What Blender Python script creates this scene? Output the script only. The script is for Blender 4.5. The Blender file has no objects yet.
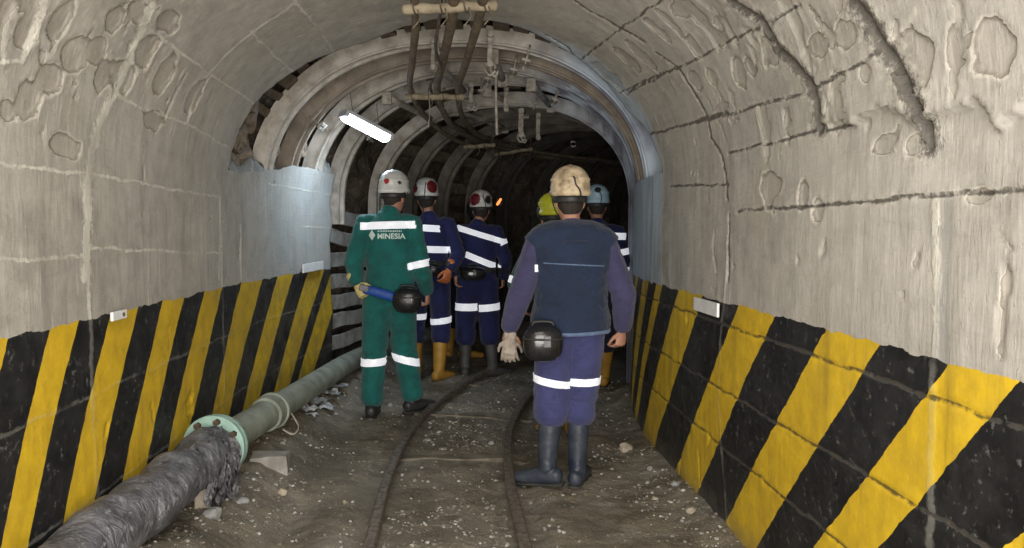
import bpy, bmesh, math, random
import numpy as np
from mathutils import Vector, Matrix
random.seed(7)
rng = np.random.RandomState(11)
S = bpy.context.scene
COL = S.collection
S.view_settings.view_transform = 'Standard'
S.view_settings.look = 'None'
S.view_settings.exposure = 0.14
# ---------------------------------------------------------------- geometry of the place
F = 740.0; CXP = 460.0; PIT = math.atan(42/740); HC = 1.38
CP, SP = math.cos(PIT), math.sin(PIT)
Y0, RB_ = 4.4, 7.5
XL, XR, ZS, BB, NN = -1.35, 1.2, 1.62, 1.0, 2.2
def P(px, py, Y):
    """world point at distance Y (metres ahead) seen at photo pixel"""
    rx = (px-CXP)/F; ry = (274-py)/F
    d = Vector((rx, CP+ry*SP, -SP+ry*CP)); k = Y/d.y
    return Vector((d.x*k, Y, HC+d.z*k))
def inv(u, t):
    if t <= Y0: return u, t
    a = (t-Y0)/RB_; r = RB_-u
    return RB_-r*math.cos(a), Y0+r*math.sin(a)
def inv_np(u, t):
    a = np.maximum(t-Y0, 0)/RB_; r = RB_-u
    return np.where(t <= Y0, u, RB_-r*np.cos(a)), np.where(t <= Y0, t, Y0+r*np.sin(a))
# section profile
def make_profile():
    c = (XL+XR)/2; A = (XR-XL)/2; n = 800
    pts = [(XL, z) for z in np.linspace(0, ZS, 60)[:-1]]
    for i in range(n+1):
        th = math.pi-math.pi*i/n; cx, sx = math.cos(th), math.sin(th)
        pts.append((c+A*math.copysign(abs(cx)**(2/NN), cx), ZS+BB*abs(sx)**(2/NN)))
    pts += [(XR, z) for z in np.linspace(ZS, 0, 60)[1:]]
    p = np.array(pts); d = np.hypot(*(p[1:]-p[:-1]).T); w = np.concatenate([[0], np.cumsum(d)])
    return p, w
PROF, PW = make_profile(); WT = PW[-1]
def prof(w):
    w = np.asarray(w, float)
    x = np.interp(w, PW, PROF[:, 0]); z = np.interp(w, PW, PROF[:, 1]); e = .03
    x1 = np.interp(w-e, PW, PROF[:, 0]); z1 = np.interp(w-e, PW, PROF[:, 1])
    x2 = np.interp(w+e, PW, PROF[:, 0]); z2 = np.interp(w+e, PW, PROF[:, 1])
    tx, tz = x2-x1, z2-z1; L = np.hypot(tx, tz)+1e-9
    return x, z, -tz/L, tx/L          # point and outward normal
# ---------------------------------------------------------------- noise
def _h(ix, iy, iz, s):
    n = (ix.astype(np.int64)*73856093) ^ (iy.astype(np.int64)*19349663) ^ (iz.astype(np.int64)*83492791) ^ (s*2654435761)
    n = (n ^ (n >> 13)) & 0x7fffffff; n = (n*1274126177) & 0x7fffffff; n = (n ^ (n >> 11)) & 0x7fffffff
    n = (n*668265263) & 0x7fffffff; n ^= (n >> 15)
    return (n & 0xffff)/65535.0
def vn(x, y, z=None, s=0):
    x = np.asarray(x, float); y = np.asarray(y, float); z = np.zeros_like(x) if z is None else np.asarray(z, float)
    ix, iy, iz = np.floor(x), np.floor(y), np.floor(z)
    fx, fy, fz = x-ix, y-iy, z-iz
    fx = fx*fx*(3-2*fx); fy = fy*fy*(3-2*fy); fz = fz*fz*(3-2*fz)
    r = 0
    for a in (0, 1):
        for b in (0, 1):
            for c in (0, 1):
                wt = (fx if a else 1-fx)*(fy if b else 1-fy)*(fz if c else 1-fz)
                r = r+wt*_h(ix+a, iy+b, iz+c, s)
    return r*2-1
def fbm(x, y, z=None, o=4, s=0):
    r = 0; a = 1; t = 0
    for i in range(o):
        f = 2.03**i
        r = r+a*vn(np.asarray(x)*f+i*7.3, np.asarray(y)*f+i*3.1, None if z is None else np.asarray(z)*f, s+i); t += a; a *= .5
    return r/t
def sstep(a, b, x):
    k = np.clip((x-a)/(b-a), 0, 1); return k*k*(3-2*k)
# ---------------------------------------------------------------- object helpers
def tag(o, label=None, cat=None, group=None, kind=None):
    if label: o['label'] = label
    if cat: o['category'] = cat
    if group: o['group'] = group
    if kind: o['kind'] = kind
    return o
def link(name, me, mat=None, parent=None, smooth=True):
    o = bpy.data.objects.new(name, me); COL.objects.link(o)
    if mat is not None:
        me.materials.clear(); me.materials.append(mat)
    if parent is not None: o.parent = parent
    if smooth and len(me.polygons): me.polygons.foreach_set('use_smooth', [True]*len(me.polygons))
    return o
def bmobj(name, bm, mat=None, parent=None, smooth=False, bevel=0):
    bmesh.ops.recalc_face_normals(bm, faces=bm.faces[:])
    me = bpy.data.meshes.new(name); bm.to_mesh(me); bm.free()
    o = link(name, me, mat, parent, smooth)
    if bevel:
        m = o.modifiers.new('bevel', 'BEVEL'); m.width = bevel; m.segments = 2; m.limit_method = 'ANGLE'
    return o
def empty(name, loc=(0, 0, 0), rz=0, parent=None):
    o = bpy.data.objects.new(name, None); COL.objects.link(o); o.location = loc; o.rotation_euler = (0, 0, rz)
    o.empty_display_size = .1
    if parent: o.parent = parent
    return o
def box(bm, c, s, rot=None):
    m = Matrix.Translation(Vector(c)) @ (rot.to_4x4() if rot is not None else Matrix.Identity(4)) @ Matrix.Diagonal((s[0], s[1], s[2], 1))
    return bmesh.ops.create_cube(bm, size=1, matrix=m)
def frames(pts):
    T = []
    for i in range(len(pts)):
        a = pts[max(0, i-1)]; b = pts[min(len(pts)-1, i+1)]
        T.append((b-a).normalized() if (b-a).length > 1e-9 else Vector((0, 0, 1)))
    return T
def loft(bm, secs, n=16, ref=Vector((1, 0, 0)), cap=True, rnd=True):
    """secs: (centre, r along ref, r across). closed tube with rounded ends"""
    pts = [Vector(s[0]) for s in secs]; T = frames(pts); rr = [(s[1], s[2]) for s in secs]
    if rnd:
        r0 = min(rr[0]); r1 = min(rr[-1])
        pts = [pts[0]-T[0]*r0*.6, pts[0]-T[0]*r0*.4]+pts+[pts[-1]+T[-1]*r1*.4, pts[-1]+T[-1]*r1*.6]
        rr = [(rr[0][0]*.35, rr[0][1]*.35), (rr[0][0]*.75, rr[0][1]*.75)]+rr+[(rr[-1][0]*.75, rr[-1][1]*.75), (rr[-1][0]*.35, rr[-1][1]*.35)]
        T = [T[0], T[0]]+T+[T[-1], T[-1]]
    rings = []
    for p, t, r in zip(pts, T, rr):
        u = ref-t*ref.dot(t)
        if u.length < .05: u = Vector((0, 1, 0))-t*t.y
        u.normalize(); v = t.cross(u)
        rings.append([bm.verts.new(p+u*(r[0]*math.cos(2*math.pi*k/n))+v*(r[1]*math.sin(2*math.pi*k/n))) for k in range(n)])
    for a, b in zip(rings, rings[1:]):
        for k in range(n): bm.faces.new((a[k], a[(k+1) % n], b[(k+1) % n], b[k]))
    if cap:
        bm.faces.new(rings[0][::-1]); bm.faces.new(rings[-1])
def smooth_path(pts, sub=6):
    pts = [Vector(p) for p in pts]; out = []
    for i in range(len(pts)-1):
        p0 = pts[max(0, i-1)]; p1 = pts[i]; p2 = pts[i+1]; p3 = pts[min(len(pts)-1, i+2)]
        for k in range(sub):
            t = k/sub
            out.append(.5*((2*p1)+(p2-p0)*t+(2*p0-5*p1+4*p2-p3)*t*t+(3*p1-p0-3*p2+p3)*t**3))
    out.append(pts[-1]); return out
def tube(bm, pts, r, n=8, sub=5, rnd=False, jit=0):
    pp = smooth_path(pts, sub) if sub > 1 else [Vector(p) for p in pts]
    k = len(pp)
    rs = [r*(1+random.uniform(-jit, jit)) if not callable(r) else r(i/(k-1)) for i in range(k)]
    loft(bm, [(p, q, q) for p, q in zip(pp, rs)], n=n, rnd=rnd, ref=Vector((.31, .2, .93)))
def tubeobj(name, pts, r, mat, parent=None, n=8, sub=5, jit=0):
    bm = bmesh.new(); tube(bm, pts, r, n, sub, jit=jit); return bmobj(name, bm, mat, parent, smooth=True)
def grid_mesh(name, V, nu, nv, uv=None, attrs=None):
    """V (nu*nv,3) with index i*nv+j"""
    me = bpy.data.meshes.new(name)
    i, j = np.meshgrid(np.arange(nu-1), np.arange(nv-1), indexing='ij')
    a = (i*nv+j).ravel(); Fc = np.stack([a, a+1, a+nv+1, a+nv], 1)
    me.vertices.add(len(V)); me.vertices.foreach_set('co', V.astype(np.float32).ravel())
    me.loops.add(Fc.size); me.polygons.add(len(Fc))
    me.loops.foreach_set('vertex_index', Fc.ravel().astype(np.int32))
    me.polygons.foreach_set('loop_start', np.arange(0, Fc.size, 4, dtype=np.int32))
    me.update(calc_edges=True); me.validate()
    if uv is not None:
        l = me.uv_layers.new(name='UVMap'); l.data.foreach_set('uv', uv[Fc.ravel()].astype(np.float32).ravel())
    for k, v in (attrs or {}).items():
        at = me.attributes.new(k, 'FLOAT', 'POINT'); at.data.foreach_set('value', v.astype(np.float32))
    return me
# ---------------------------------------------------------------- materials
def nt(name):
    m = bpy.data.materials.new(name); m.use_nodes = True; t = m.node_tree; t.nodes.clear()
    o = t.nodes.new('ShaderNodeOutputMaterial'); b = t.nodes.new('ShaderNodeBsdfPrincipled'); t.links.new(b.outputs[0], o.inputs[0])
    return m, t, b
class NB:
    def __init__(s, t): s.t = t
    def n(s, typ, **kw):
        nd = s.t.nodes.new(typ)
        for k, v in kw.items():
            if k.startswith('_'): setattr(nd, k[1:], v)
        return nd
    def L(s, a, b): s.t.links.new(a, b)
    def coord(s, out='Object'): return s.t.nodes.new('ShaderNodeTexCoord').outputs[out]
    def mapp(s, v, sc=(1, 1, 1), loc=(0, 0, 0)):
        m = s.t.nodes.new('ShaderNodeMapping'); m.inputs['Scale'].default_value = sc; m.inputs['Location'].default_value = loc; s.L(v, m.inputs[0]); return m.outputs[0]
    def noise(s, v, sc, det=4, ro=.55, dist=0):
        m = s.t.nodes.new('ShaderNodeTexNoise'); m.inputs['Scale'].default_value = sc; m.inputs['Detail'].default_value = det
        m.inputs['Roughness'].default_value = ro; m.inputs['Distortion'].default_value = dist; s.L(v, m.inputs['Vector']); return m.outputs[0]
    def voro(s, v, sc, feat='F1'):
        m = s.t.nodes.new('ShaderNodeTexVoronoi'); m.feature = feat; m.inputs['Scale'].default_value = sc; s.L(v, m.inputs['Vector']); return m.outputs[0]
    def ramp(s, f, stops):
        m = s.t.nodes.new('ShaderNodeValToRGB'); e = m.color_ramp.elements
        while len(e) < len(stops): e.new(.5)
        for x, (p, c) in zip(e, stops):
            x.position = p; x.color = (c, c, c, 1) if isinstance(c, (int, float)) else (*c, 1)
        s.L(f, m.inputs[0]); return m.outputs[0]
    def math(s, op, a, b=None, clamp=False):
        m = s.t.nodes.new('ShaderNodeMath'); m.operation = op; m.use_clamp = clamp
        for i, x in enumerate((a, b)):
            if x is None: continue
            if isinstance(x, (int, float)): m.inputs[i].default_value = x
            else: s.L(x, m.inputs[i])
        return m.outputs[0]
    def mix(s, f, a, b, mode='MIX'):
        m = s.t.nodes.new('ShaderNodeMix'); m.data_type = 'RGBA'; m.blend_type = mode
        for i, x in ((0, f), (6, a), (7, b)):
            if isinstance(x, (int, float)): m.inputs[i].default_value = x if i == 0 else (x, x, x, 1)
            elif isinstance(x, tuple): m.inputs[i].default_value = (*x, 1)
            else: s.L(x, m.inputs[i])
        return m.outputs[2]
    def attr(s, name):
        m = s.t.nodes.new('ShaderNodeAttribute'); m.attribute_name = name; return m.outputs['Fac']
    def bump(s, h, st, dist, nrm=None):
        m = s.t.nodes.new('ShaderNodeBump'); m.inputs['Strength'].default_value = st; m.inputs['Distance'].default_value = dist
        s.L(h, m.inputs['Height'])
        if nrm is not None: s.L(nrm, m.inputs['Normal'])
        return m.outputs[0]
def simple(name, c1, c2=None, rough=.7, sc=20, metal=0, bump=0, bsc=60, rough2=None, lo=.35, hi=.65, spec=None, obj='Object', det=4):
    m, t, b = nt(name); N = NB(t); v = N.coord(obj)
    c2 = c2 or tuple(x*.7 for x in c1)
    n = N.noise(v, sc, det); f = N.ramp(n, [(lo, 0.0), (hi, 1.0)])
    N.L(N.mix(f, c1, c2), b.inputs['Base Color'])
    if rough2 is None: b.inputs['Roughness'].default_value = rough
    else: N.L(N.ramp(f, [(0, rough), (1, rough2)]), b.inputs['Roughness'])
    b.inputs['Metallic'].default_value = metal
    if spec is not None: b.inputs['Specular IOR Level'].default_value = spec
    if bump: N.L(N.bump(N.noise(v, bsc, 5), bump, .01), b.inputs['Normal'])
    return m
# joints, cracks and spalls of the lining as (distance round the section, distance along the tunnel)
MORTAR = [[(1.21,2.66),(1.33,2.68),(1.59,2.71),(1.73,2.77),(1.87,2.83),(1.95,2.89),(2.05,2.88),(2.16,2.85),(2.27,2.8)],[(1.9,2.89),(1.9,3.21),(1.9,3.7),(1.86,4.29)],[(1.9,3.6),(2.04,3.6),(2.18,3.61),(2.31,3.63),(2.44,3.65),(2.65,3.66),(2.72,3.6)],[(2.17,3.67),(2.16,4.42)],[(2.45,3.62),(2.45,4.02),(2.45,4.5)],[(2.71,3.59),(2.74,4.17),(2.72,4.58),(2.69,4.77)],[(1.58,4.18),(1.31,4.18),(1.11,4.15)],[(1.59,2.69),(1.59,2.98),(1.58,3.45),(1.58,4.18)],[(1.58,2.19),(1.58,2.4),(1.59,2.69)],[(1.33,2.68),(1.31,2.96),(1.26,4.16)],[(1.3,2.17),(1.29,2.35),(1.3,2.66)],[(2.19,2.92),(2.18,3.25),(2.17,3.67)],[(1.87,2.16),(1.89,2.25),(1.97,2.28),(2.03,2.28),(2.1,2.27)],[(1.71,5.01),(1.71,5.59),(1.7,6.24)],[(1.42,5.59),(1.41,6.22)],[(1.42,4.54),(1.08,4.53)],[(5.43,3.31),(5.96,3.37),(6.29,3.39),(6.89,3.25)],[(5.43,1.87),(5.68,1.85),(5.94,1.86),(6.31,1.85)]]
CRACK = [[(4.09,3.7),(4.19,3.75),(4.36,3.74),(4.5,3.68)],[(4.57,3.68),(4.7,3.57),(4.83,3.56),(4.97,3.5),(5.07,3.52),(5.17,3.4),(5.25,3.36),(5.37,3.33)],[(5.43,3.31),(5.73,3.31)],[(4.62,2.75),(4.74,2.65),(4.85,2.64),(5.01,2.49),(5.08,2.46),(5.17,2.48)],[(4.85,2.12),(4.99,2.04),(5.07,2.0),(5.14,1.96),(5.23,1.92),(5.3,1.91)],[(4.91,4.59),(4.98,3.53),(5.02,2.86),(5.04,2.48),(5.02,2.15),(5.01,2.02)],[(4.63,4.49),(4.7,3.54),(4.72,3.16),(4.76,2.67),(4.77,2.39)],[(4.28,4.64),(4.33,4.11),(4.37,3.71),(4.4,3.38),(4.43,3.16)],[(4.03,4.42),(4.19,4.49),(4.28,4.64)],[(4.6,4.64),(4.65,4.0),(4.7,3.57)],[(4.92,4.54),(4.95,3.95),(4.97,3.5),(4.99,3.23)],[(5.42,3.22),(5.42,2.42),(5.42,1.87),(5.42,1.58)],[(5.25,4.25),(5.3,3.32)],[(5.16,3.32),(5.17,2.81),(5.17,2.53),(5.18,2.27)]]
LEDGE = [[(5.17,2.53),(5.18,2.27),(5.16,2.13),(5.21,1.99),(5.24,1.9),(5.23,1.81),(5.22,1.72),(5.27,1.59)]]
PITS = [(5.07,1.91,0.02,-0.07,0.08,0.01),(4.92,2.2,0.01,-0.05,0.04,0.02),(4.91,2.37,0.01,-0.05,0.03,0.02),(5.08,1.77,0.01,-0.03,0.06,0.01),(5.1,1.65,0.01,-0.06,0.07,0.01),(5.04,2.3,0.01,-0.05,0.02,0.0),(5.05,2.14,0.01,-0.03,0.03,0.01),(4.86,3.0,0.02,-0.07,0.04,0.04),(4.86,2.9,0.01,-0.04,0.03,0.03),(4.82,3.27,0.01,-0.05,0.02,0.03),(4.85,2.7,0.01,-0.06,0.04,0.04),(4.51,3.1,0.04,-0.08,0.02,0.04),(5.26,2.11,0.01,-0.05,0.03,0.0),(5.28,1.97,0.01,-0.04,0.03,0.0),(5.34,2.88,0.0,-0.08,0.07,0.0),(5.38,2.6,0.0,-0.04,0.05,0.0),(5.44,2.49,0.0,-0.04,0.04,0.0),(5.43,1.72,0.01,-0.05,0.02,0.0),(4.49,4.04,0.02,-0.06,0.03,0.11),(4.53,3.84,0.02,-0.05,0.04,0.1),(4.49,3.44,0.01,-0.04,0.02,0.08),(4.51,3.28,0.01,-0.03,0.02,0.08),(4.5,4.51,0.02,-0.09,0.03,0.15),(4.67,3.26,0.02,-0.05,0.03,0.06),(4.79,3.46,0.02,-0.06,0.03,0.05),(4.96,3.31,0.02,-0.09,0.02,0.01),(1.8,2.33,0.01,0.05,-0.06,0.01),(1.88,2.42,0.02,0.08,-0.05,0.02),(1.76,2.3,0.01,0.04,-0.04,0.0),(1.98,2.53,0.02,0.07,-0.05,0.03),(1.95,2.73,0.01,0.05,-0.06,0.03),(2.02,2.62,0.02,0.06,-0.04,0.03),(2.12,2.96,0.02,0.07,-0.05,0.05),(1.98,2.87,0.02,0.09,-0.06,0.04),(1.67,2.55,0.01,0.11,-0.04,0.0),(2.03,3.57,0.02,0.07,-0.07,0.07),(2.26,2.97,0.04,0.09,-0.02,0.04),(1.74,2.22,0.01,0.04,-0.03,0.01),(1.98,2.23,0.02,0.05,-0.05,0.03),(2.06,2.37,0.01,0.05,-0.05,0.04),(2.15,2.65,0.02,0.05,-0.04,0.04),(2.22,2.76,0.03,0.07,-0.02,0.03),(2.06,3.19,0.02,0.07,-0.05,0.06),(1.87,3.24,0.01,0.1,-0.04,0.02)]
LB = [2.2,2.43,2.61,2.85,3.1,3.36,3.62,3.9,4.2,4.54,4.9,5.16,5.44,5.71,6.01,6.16]
RB = [5.55,5.33,5.04,4.78,4.53,4.36,4.04,3.64,3.17,2.8,2.41,2.09,1.79,1.56]
# ---------------------------------------------------------------- lining surface
def seg_dist(w, t, polys, an=.5):
    d = np.full(w.shape, 9.0)
    for pl in polys:
        for (a, b), (c, e) in zip(pl, pl[1:]):
            dx, dy = c-a, (e-b)*an; L = dx*dx+dy*dy
            if L == 0: continue
            k = np.clip(((w-a)*dx+(t-b)*an*dy)/L, 0, 1)
            d = np.minimum(d, np.hypot(a+k*dx-w, b*an+k*dy-t*an))
    return d
MORTAR += [[(x, 1.0), (x, 6.4)] for x in (.40, .78)]
CRACK += [[(WT-x, 1.0), (WT-x, 6.4)] for x in (.40, .66, .96)]
MORTAR += [[(1.59, .0), (1.58, 2.2)], [(.0, 4.22), (1.3, 4.2)], [(0, 2.72), (1.3, 2.68)]]
def jit(w, t, s): return fbm(w*14, t*14, o=3, s=s)
def lining(w, t):
    """returns displacement (outward +) and distance fields to joints, cracks and flake edges"""
    jw = w+.010*fbm(w*9, t*9, o=3, s=3); jt = t+.010*fbm(w*9, t*9, o=3, s=5)
    d = .007*fbm(w*1.6, t*1.6, o=2, s=1)+.0016*fbm(w*9, t*16, o=4, s=2)
    n1 = fbm(w*22, t*22, o=3, s=9)
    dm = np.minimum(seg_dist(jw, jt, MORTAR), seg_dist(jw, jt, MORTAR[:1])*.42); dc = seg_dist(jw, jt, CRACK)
    d = d-.0015*sstep(.010, .002, dm)*sstep(-.3, .3, fbm(w*6, t*6, o=2, s=12))
    d = d+.005*sstep(.009, .003, dc)
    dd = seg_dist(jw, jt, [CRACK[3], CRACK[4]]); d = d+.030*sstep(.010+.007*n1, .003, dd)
    d = d-.004*sstep(.07, .012, dd)*np.clip(n1+.35, 0, 1)-.003*sstep(.04, .012, dc)*np.clip(n1+.1, 0, 1)
    lw = np.interp(t, [1.2, 1.59, 1.72, 1.81, 1.9, 1.99, 2.13, 2.27, 2.53, 2.8, 3.32], [5.24, 5.27, 5.22, 5.23, 5.24, 5.21, 5.16, 5.18, 5.17, 5.165, 5.16])
    lwn = lw+.050*fbm(w*9, t*14, o=4, s=21)
    fade = sstep(2.7, 2.2, t)*sstep(.9, 1.3, t)
    above = sstep(lwn+.005, lwn-.005, w)*sstep(4.7, 5.1, w)*fade
    d = d-.026*above
    pq = np.full(w.shape, 3.0)
    for i, (pw, pt, aw, at_, bw, bt) in enumerate(PITS):
        ra = max(.02, math.hypot(aw, at_)); rb = max(.02, math.hypot(bw, bt))
        near = (abs(w-pw) < .25) & (abs(t-pt) < .3)
        if not near.any(): continue
        x, y = w[near]-pw, t[near]-pt
        q = np.hypot(y/ra, x/rb)*(1+.45*fbm(w[near]*18, t[near]*18, o=3, s=30+i))
        pq[near] = np.minimum(pq[near], q)
    reg = np.clip(sstep(1.75, 1.95, w)*sstep(3.3, 2.9, w)*sstep(3.2, 2.5, t)+sstep(4.3, 4.6, w)*sstep(5.3, 5.15, w)*sstep(3.9, 2.6, t)*.8, 0, 1)
    # flakes torn along the troweling direction: flat floors with sharp rims
    tn = fbm(w*5+1.6*fbm(w*4, t*4, o=2, s=44), t*12+1.2*fbm(w*5, t*5, o=2, s=45), o=4, s=41)
    tq = (.21-tn)*8+1+(1-reg)*3
    q = np.minimum(pq, tq); pit = sstep(1.06, .9, q)
    d = d+.009*pit*(.75+.5*vn(w*5, t*5, s=46))-.003*sstep(1.45, 1.1, q)*(1-pit)*np.clip(.6+n1, 0, 1)
    d = d+.0015*n1*reg
    st = sstep(1.80, 1.806, t)*sstep(1.848, 1.842, t)*sstep(5.42, 5.43, w); d = d+.0015*st
    C = lambda a: np.minimum(a, .2)
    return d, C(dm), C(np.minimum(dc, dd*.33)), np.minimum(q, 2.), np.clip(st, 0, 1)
def stripe_T(w, t):
    left = w < WT/2
    h = np.where(left, w, WT-w)
    h = np.clip(h, -.1, 1.3)
    Tl = t+np.interp(t, [2.0, 2.4, 3.5], [.46, .54, .80])*(1.07-h); Tr = t-.87*(1.07-h)
    lb = np.array([LB[0]-.23*k for k in range(12, 0, -1)]+LB+[6.45, 6.75, 7.05, 7.4, 7.8]); pl = np.arange(len(lb))-12
    rb0 = RB[::-1]; rb = np.array([rb0[0]-.3*k for k in range(10, 0, -1)]+rb0+[5.9, 6.3, 6.7]); pr = np.arange(len(rb))-10
    return np.where(left, np.interp(Tl, lb, pl), np.interp(Tr, rb, pr)+1.0), h
def lining_obj(name, w0, w1, dw, tt, tend=None, cap_w=None):
    nw = int(round((w1-w0)/dw))+1; ws = np.linspace(w0, w1, nw)
    W, T = np.meshgrid(ws, tt, indexing='ij')
    if tend is not None:
        te = tend(ws)[:, None]; k = sstep(3.2, tt[-1], T); T = T+(te-tt[-1])*k
    if cap_w: W = cap_w(W, T)
    d, mm, mc, mp, ms = lining(W, T)
    x, z, nx, nz = prof(W)
    ph, h = stripe_T(W, T)
    # add thickness rows at the far end
    def ext(a, v=None): return np.concatenate([a, a[:, -1:] if v is None else v], 1)
    dn = d.copy()
    for k, off in enumerate((.03, .12, .28)):
        W = ext(W); T = ext(T, T[:, -1:]+(.006 if k == 0 else 0)); x = ext(x); z = ext(z); nx = ext(nx); nz = ext(nz)
        dn = ext(dn, d[:, -1:]+off+.02*fbm(ws*9, ws*0+k, o=3, s=71)[:, None]); mm = ext(mm); mc = ext(mc); mp = ext(mp, mp[:, -1:]*0+2); ms = ext(ms); ph = ext(ph); h = ext(h)
    U = x+nx*dn; H = z+nz*dn
    X, Y = inv_np(U, T)
    V = np.stack([X.ravel(), Y.ravel(), H.ravel()], 1)
    uv = np.stack([ph.ravel(), h.ravel()], 1)
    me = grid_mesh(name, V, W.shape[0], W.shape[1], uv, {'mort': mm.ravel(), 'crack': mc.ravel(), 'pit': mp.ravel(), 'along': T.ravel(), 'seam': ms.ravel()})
    o = link(name, me, M_CONC); o['kind'] = 'structure'; return o
# ---------------------------------------------------------------- concrete material
def concrete():
    m, t, b = nt('painted_concrete'); N = NB(t); v = N.coord('Object')
    uvn = t.nodes.new('ShaderNodeUVMap'); uvn.uv_map = 'UVMap'
    sx = t.nodes.new('ShaderNodeSeparateXYZ'); N.L(uvn.outputs[0], sx.inputs[0]); ph, h = sx.outputs[0], sx.outputs[1]
    big = N.noise(v, 1.3, 5, .6); mid = N.noise(v, 7, 6, .65, .4)
    streak = N.noise(N.mapp(v, (14, 14, 1.6)), 1, 5, .6)
    fine = N.noise(N.mapp(v, (90, 90, 14)), 1, 4, .6)
    trow = N.noise(N.mapp(v, (30, 6, 45)), 1, 4, .6, .6)
    c = N.mix(N.ramp(big, [(.35, 0.), (.68, 1.)]), (.31, .292, .262), (.44, .42, .385))
    c = N.mix(N.math('MULTIPLY', N.ramp(mid, [(.38, 0.), (.7, 1.)]), .6), c, (.52, .495, .455))
    c = N.mix(N.math('MULTIPLY', N.ramp(streak, [(.5, 0.), (.72, 1.)]), .35), c, (.20, .18, .155))
    c = N.mix(N.math('MULTIPLY', N.ramp(N.noise(v, 2.6, 3), [(.6, 0.), (.75, 1.)]), .3), c, (.30, .24, .14))
    drip = N.noise(N.mapp(v, (26, 26, 3.2)), 1, 5, .7); patch = N.ramp(N.noise(v, 2.2, 5, .65), [(.42, 0.), (.6, 1.)])
    c = N.mix(N.math('MULTIPLY', N.math('MULTIPLY', N.ramp(drip, [(.56, 0.), (.66, 1.)]), patch), .55), c, (.64, .62, .58))
    c = N.mix(N.math('MULTIPLY', N.ramp(N.noise(v, 3.4, 6, .7, .5), [(.5, 0.), (.68, 1.)]), .35), c, (.21, .20, .185))
    al = N.attr('along')
    # bluish tint on the walls beyond the lining joint
    sep = t.nodes.new('ShaderNodeSeparateXYZ'); N.L(v, sep.inputs[0])
    lw = N.math('MULTIPLY', N.ramp(N.math('ADD', al, N.math('MULTIPLY', mid, .5)), [(0., 0.), (1., 1.)]), 0.)
    mr = t.nodes.new('ShaderNodeMapRange'); mr.inputs[1].default_value = 4.75; mr.inputs[2].default_value = 5.3; N.L(N.math('ADD', al, N.math('MULTIPLY', big, .3)), mr.inputs[0])
    rs = N.math('GREATER_THAN', sep.outputs[0], 0.)
    mr2 = t.nodes.new('ShaderNodeMapRange'); mr2.inputs[1].default_value = 4.36; mr2.inputs[2].default_value = 4.5; N.L(N.math('ADD', al, N.math('MULTIPLY', N.math('SUBTRACT', mid, .5), .2)), mr2.inputs[0])
    c = N.mix(N.math('MULTIPLY', N.math('MULTIPLY', mr.outputs[0], .6), N.ramp(N.noise(v, 4, 6, .7), [(.35, .25), (.65, 1.)])), c, (.36, .41, .44))  # cool light of the tube lamp put into the wall colour
    c = N.mix(N.math('MULTIPLY', N.math('MULTIPLY', mr2.outputs[0], rs), .85), c, N.mix(N.ramp(streak, [(.45, 0.), (.65, 1.)]), (.46, .56, .68), (.30, .37, .47)))
    pq_ = N.math('ADD', N.attr('pit'), N.math('MULTIPLY', N.math('SUBTRACT', N.noise(v, 30, 4, .7), .5), .35))
    def rm(x, a, b_):
        q = t.nodes.new('ShaderNodeMapRange'); q.inputs[1].default_value = a; q.inputs[2].default_value = b_; N.L(x, q.inputs[0]); return q.outputs[0]
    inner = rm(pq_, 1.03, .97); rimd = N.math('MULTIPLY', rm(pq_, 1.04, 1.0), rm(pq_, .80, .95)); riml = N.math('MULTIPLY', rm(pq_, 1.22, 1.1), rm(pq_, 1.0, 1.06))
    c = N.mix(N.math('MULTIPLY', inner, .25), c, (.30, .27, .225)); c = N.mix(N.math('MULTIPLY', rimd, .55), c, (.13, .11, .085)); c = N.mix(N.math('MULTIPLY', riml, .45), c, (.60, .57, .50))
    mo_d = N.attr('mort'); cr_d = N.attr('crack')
    jn = N.math('MULTIPLY', N.math('SUBTRACT', N.noise(v, 38, 4, .65), .5), .020)
    brk = N.ramp(N.noise(v, 5, 3), [(.36, .25), (.55, 1.)])
    mo = N.math('MULTIPLY', rm(N.math('ADD', mo_d, jn), .0085, .004), brk)
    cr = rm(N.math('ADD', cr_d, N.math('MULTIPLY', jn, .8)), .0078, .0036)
    lipw = N.math('MULTIPLY', rm(cr_d, .022, .008), N.ramp(N.noise(v, 45, 3), [(.5, 0.), (.6, 1.)]))
    c = N.mix(N.math('MULTIPLY', lipw, .5), c, (.60, .57, .50))
    c = N.mix(N.math('MULTIPLY', mo, .85), c, (.62, .60, .54))
    # paint
    edge = N.math('ADD', h, N.math('MULTIPLY', N.math('SUBTRACT', N.noise(v, 9, 4), .5), .05))
    pm = N.math('LESS_THAN', edge, 1.062)
    phn = N.math('ADD', ph, N.math('MULTIPLY', N.math('SUBTRACT', N.noise(v, 11, 4), .5), .10))
    fr = N.math('FRACT', N.math('MULTIPLY', phn, .5))
    yel = N.math('GREATER_THAN', fr, .5)
    yc = N.mix(N.ramp(N.noise(v, 12, 5, .7), [(.35, 0.), (.7, 1.)]), (.70, .47, .02), (.52, .34, .022))
    yc = N.mix(N.math('MULTIPLY', N.ramp(streak, [(.52, 0.), (.75, 1.)]), .5), yc, (.24, .16, .03))
    bc = N.mix(N.ramp(N.noise(v, 6, 6, .7), [(.4, 0.), (.75, 1.)]), (.007, .007, .008), (.024, .024, .025))
    bc = N.mix(N.ramp(N.noise(v, 30, 5, .75), [(.585, 0.), (.67, .6)]), bc, (.20, .195, .185))
    bc = N.mix(N.math('MULTIPLY', N.math('MAXIMUM', mo, cr), .35), bc, (.35, .34, .31))
    yc = N.mix(N.math('MULTIPLY', mo, .5), yc, (.55, .45, .15))
    pc = N.mix(yel, bc, yc)
    seam = N.attr('seam')
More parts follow.
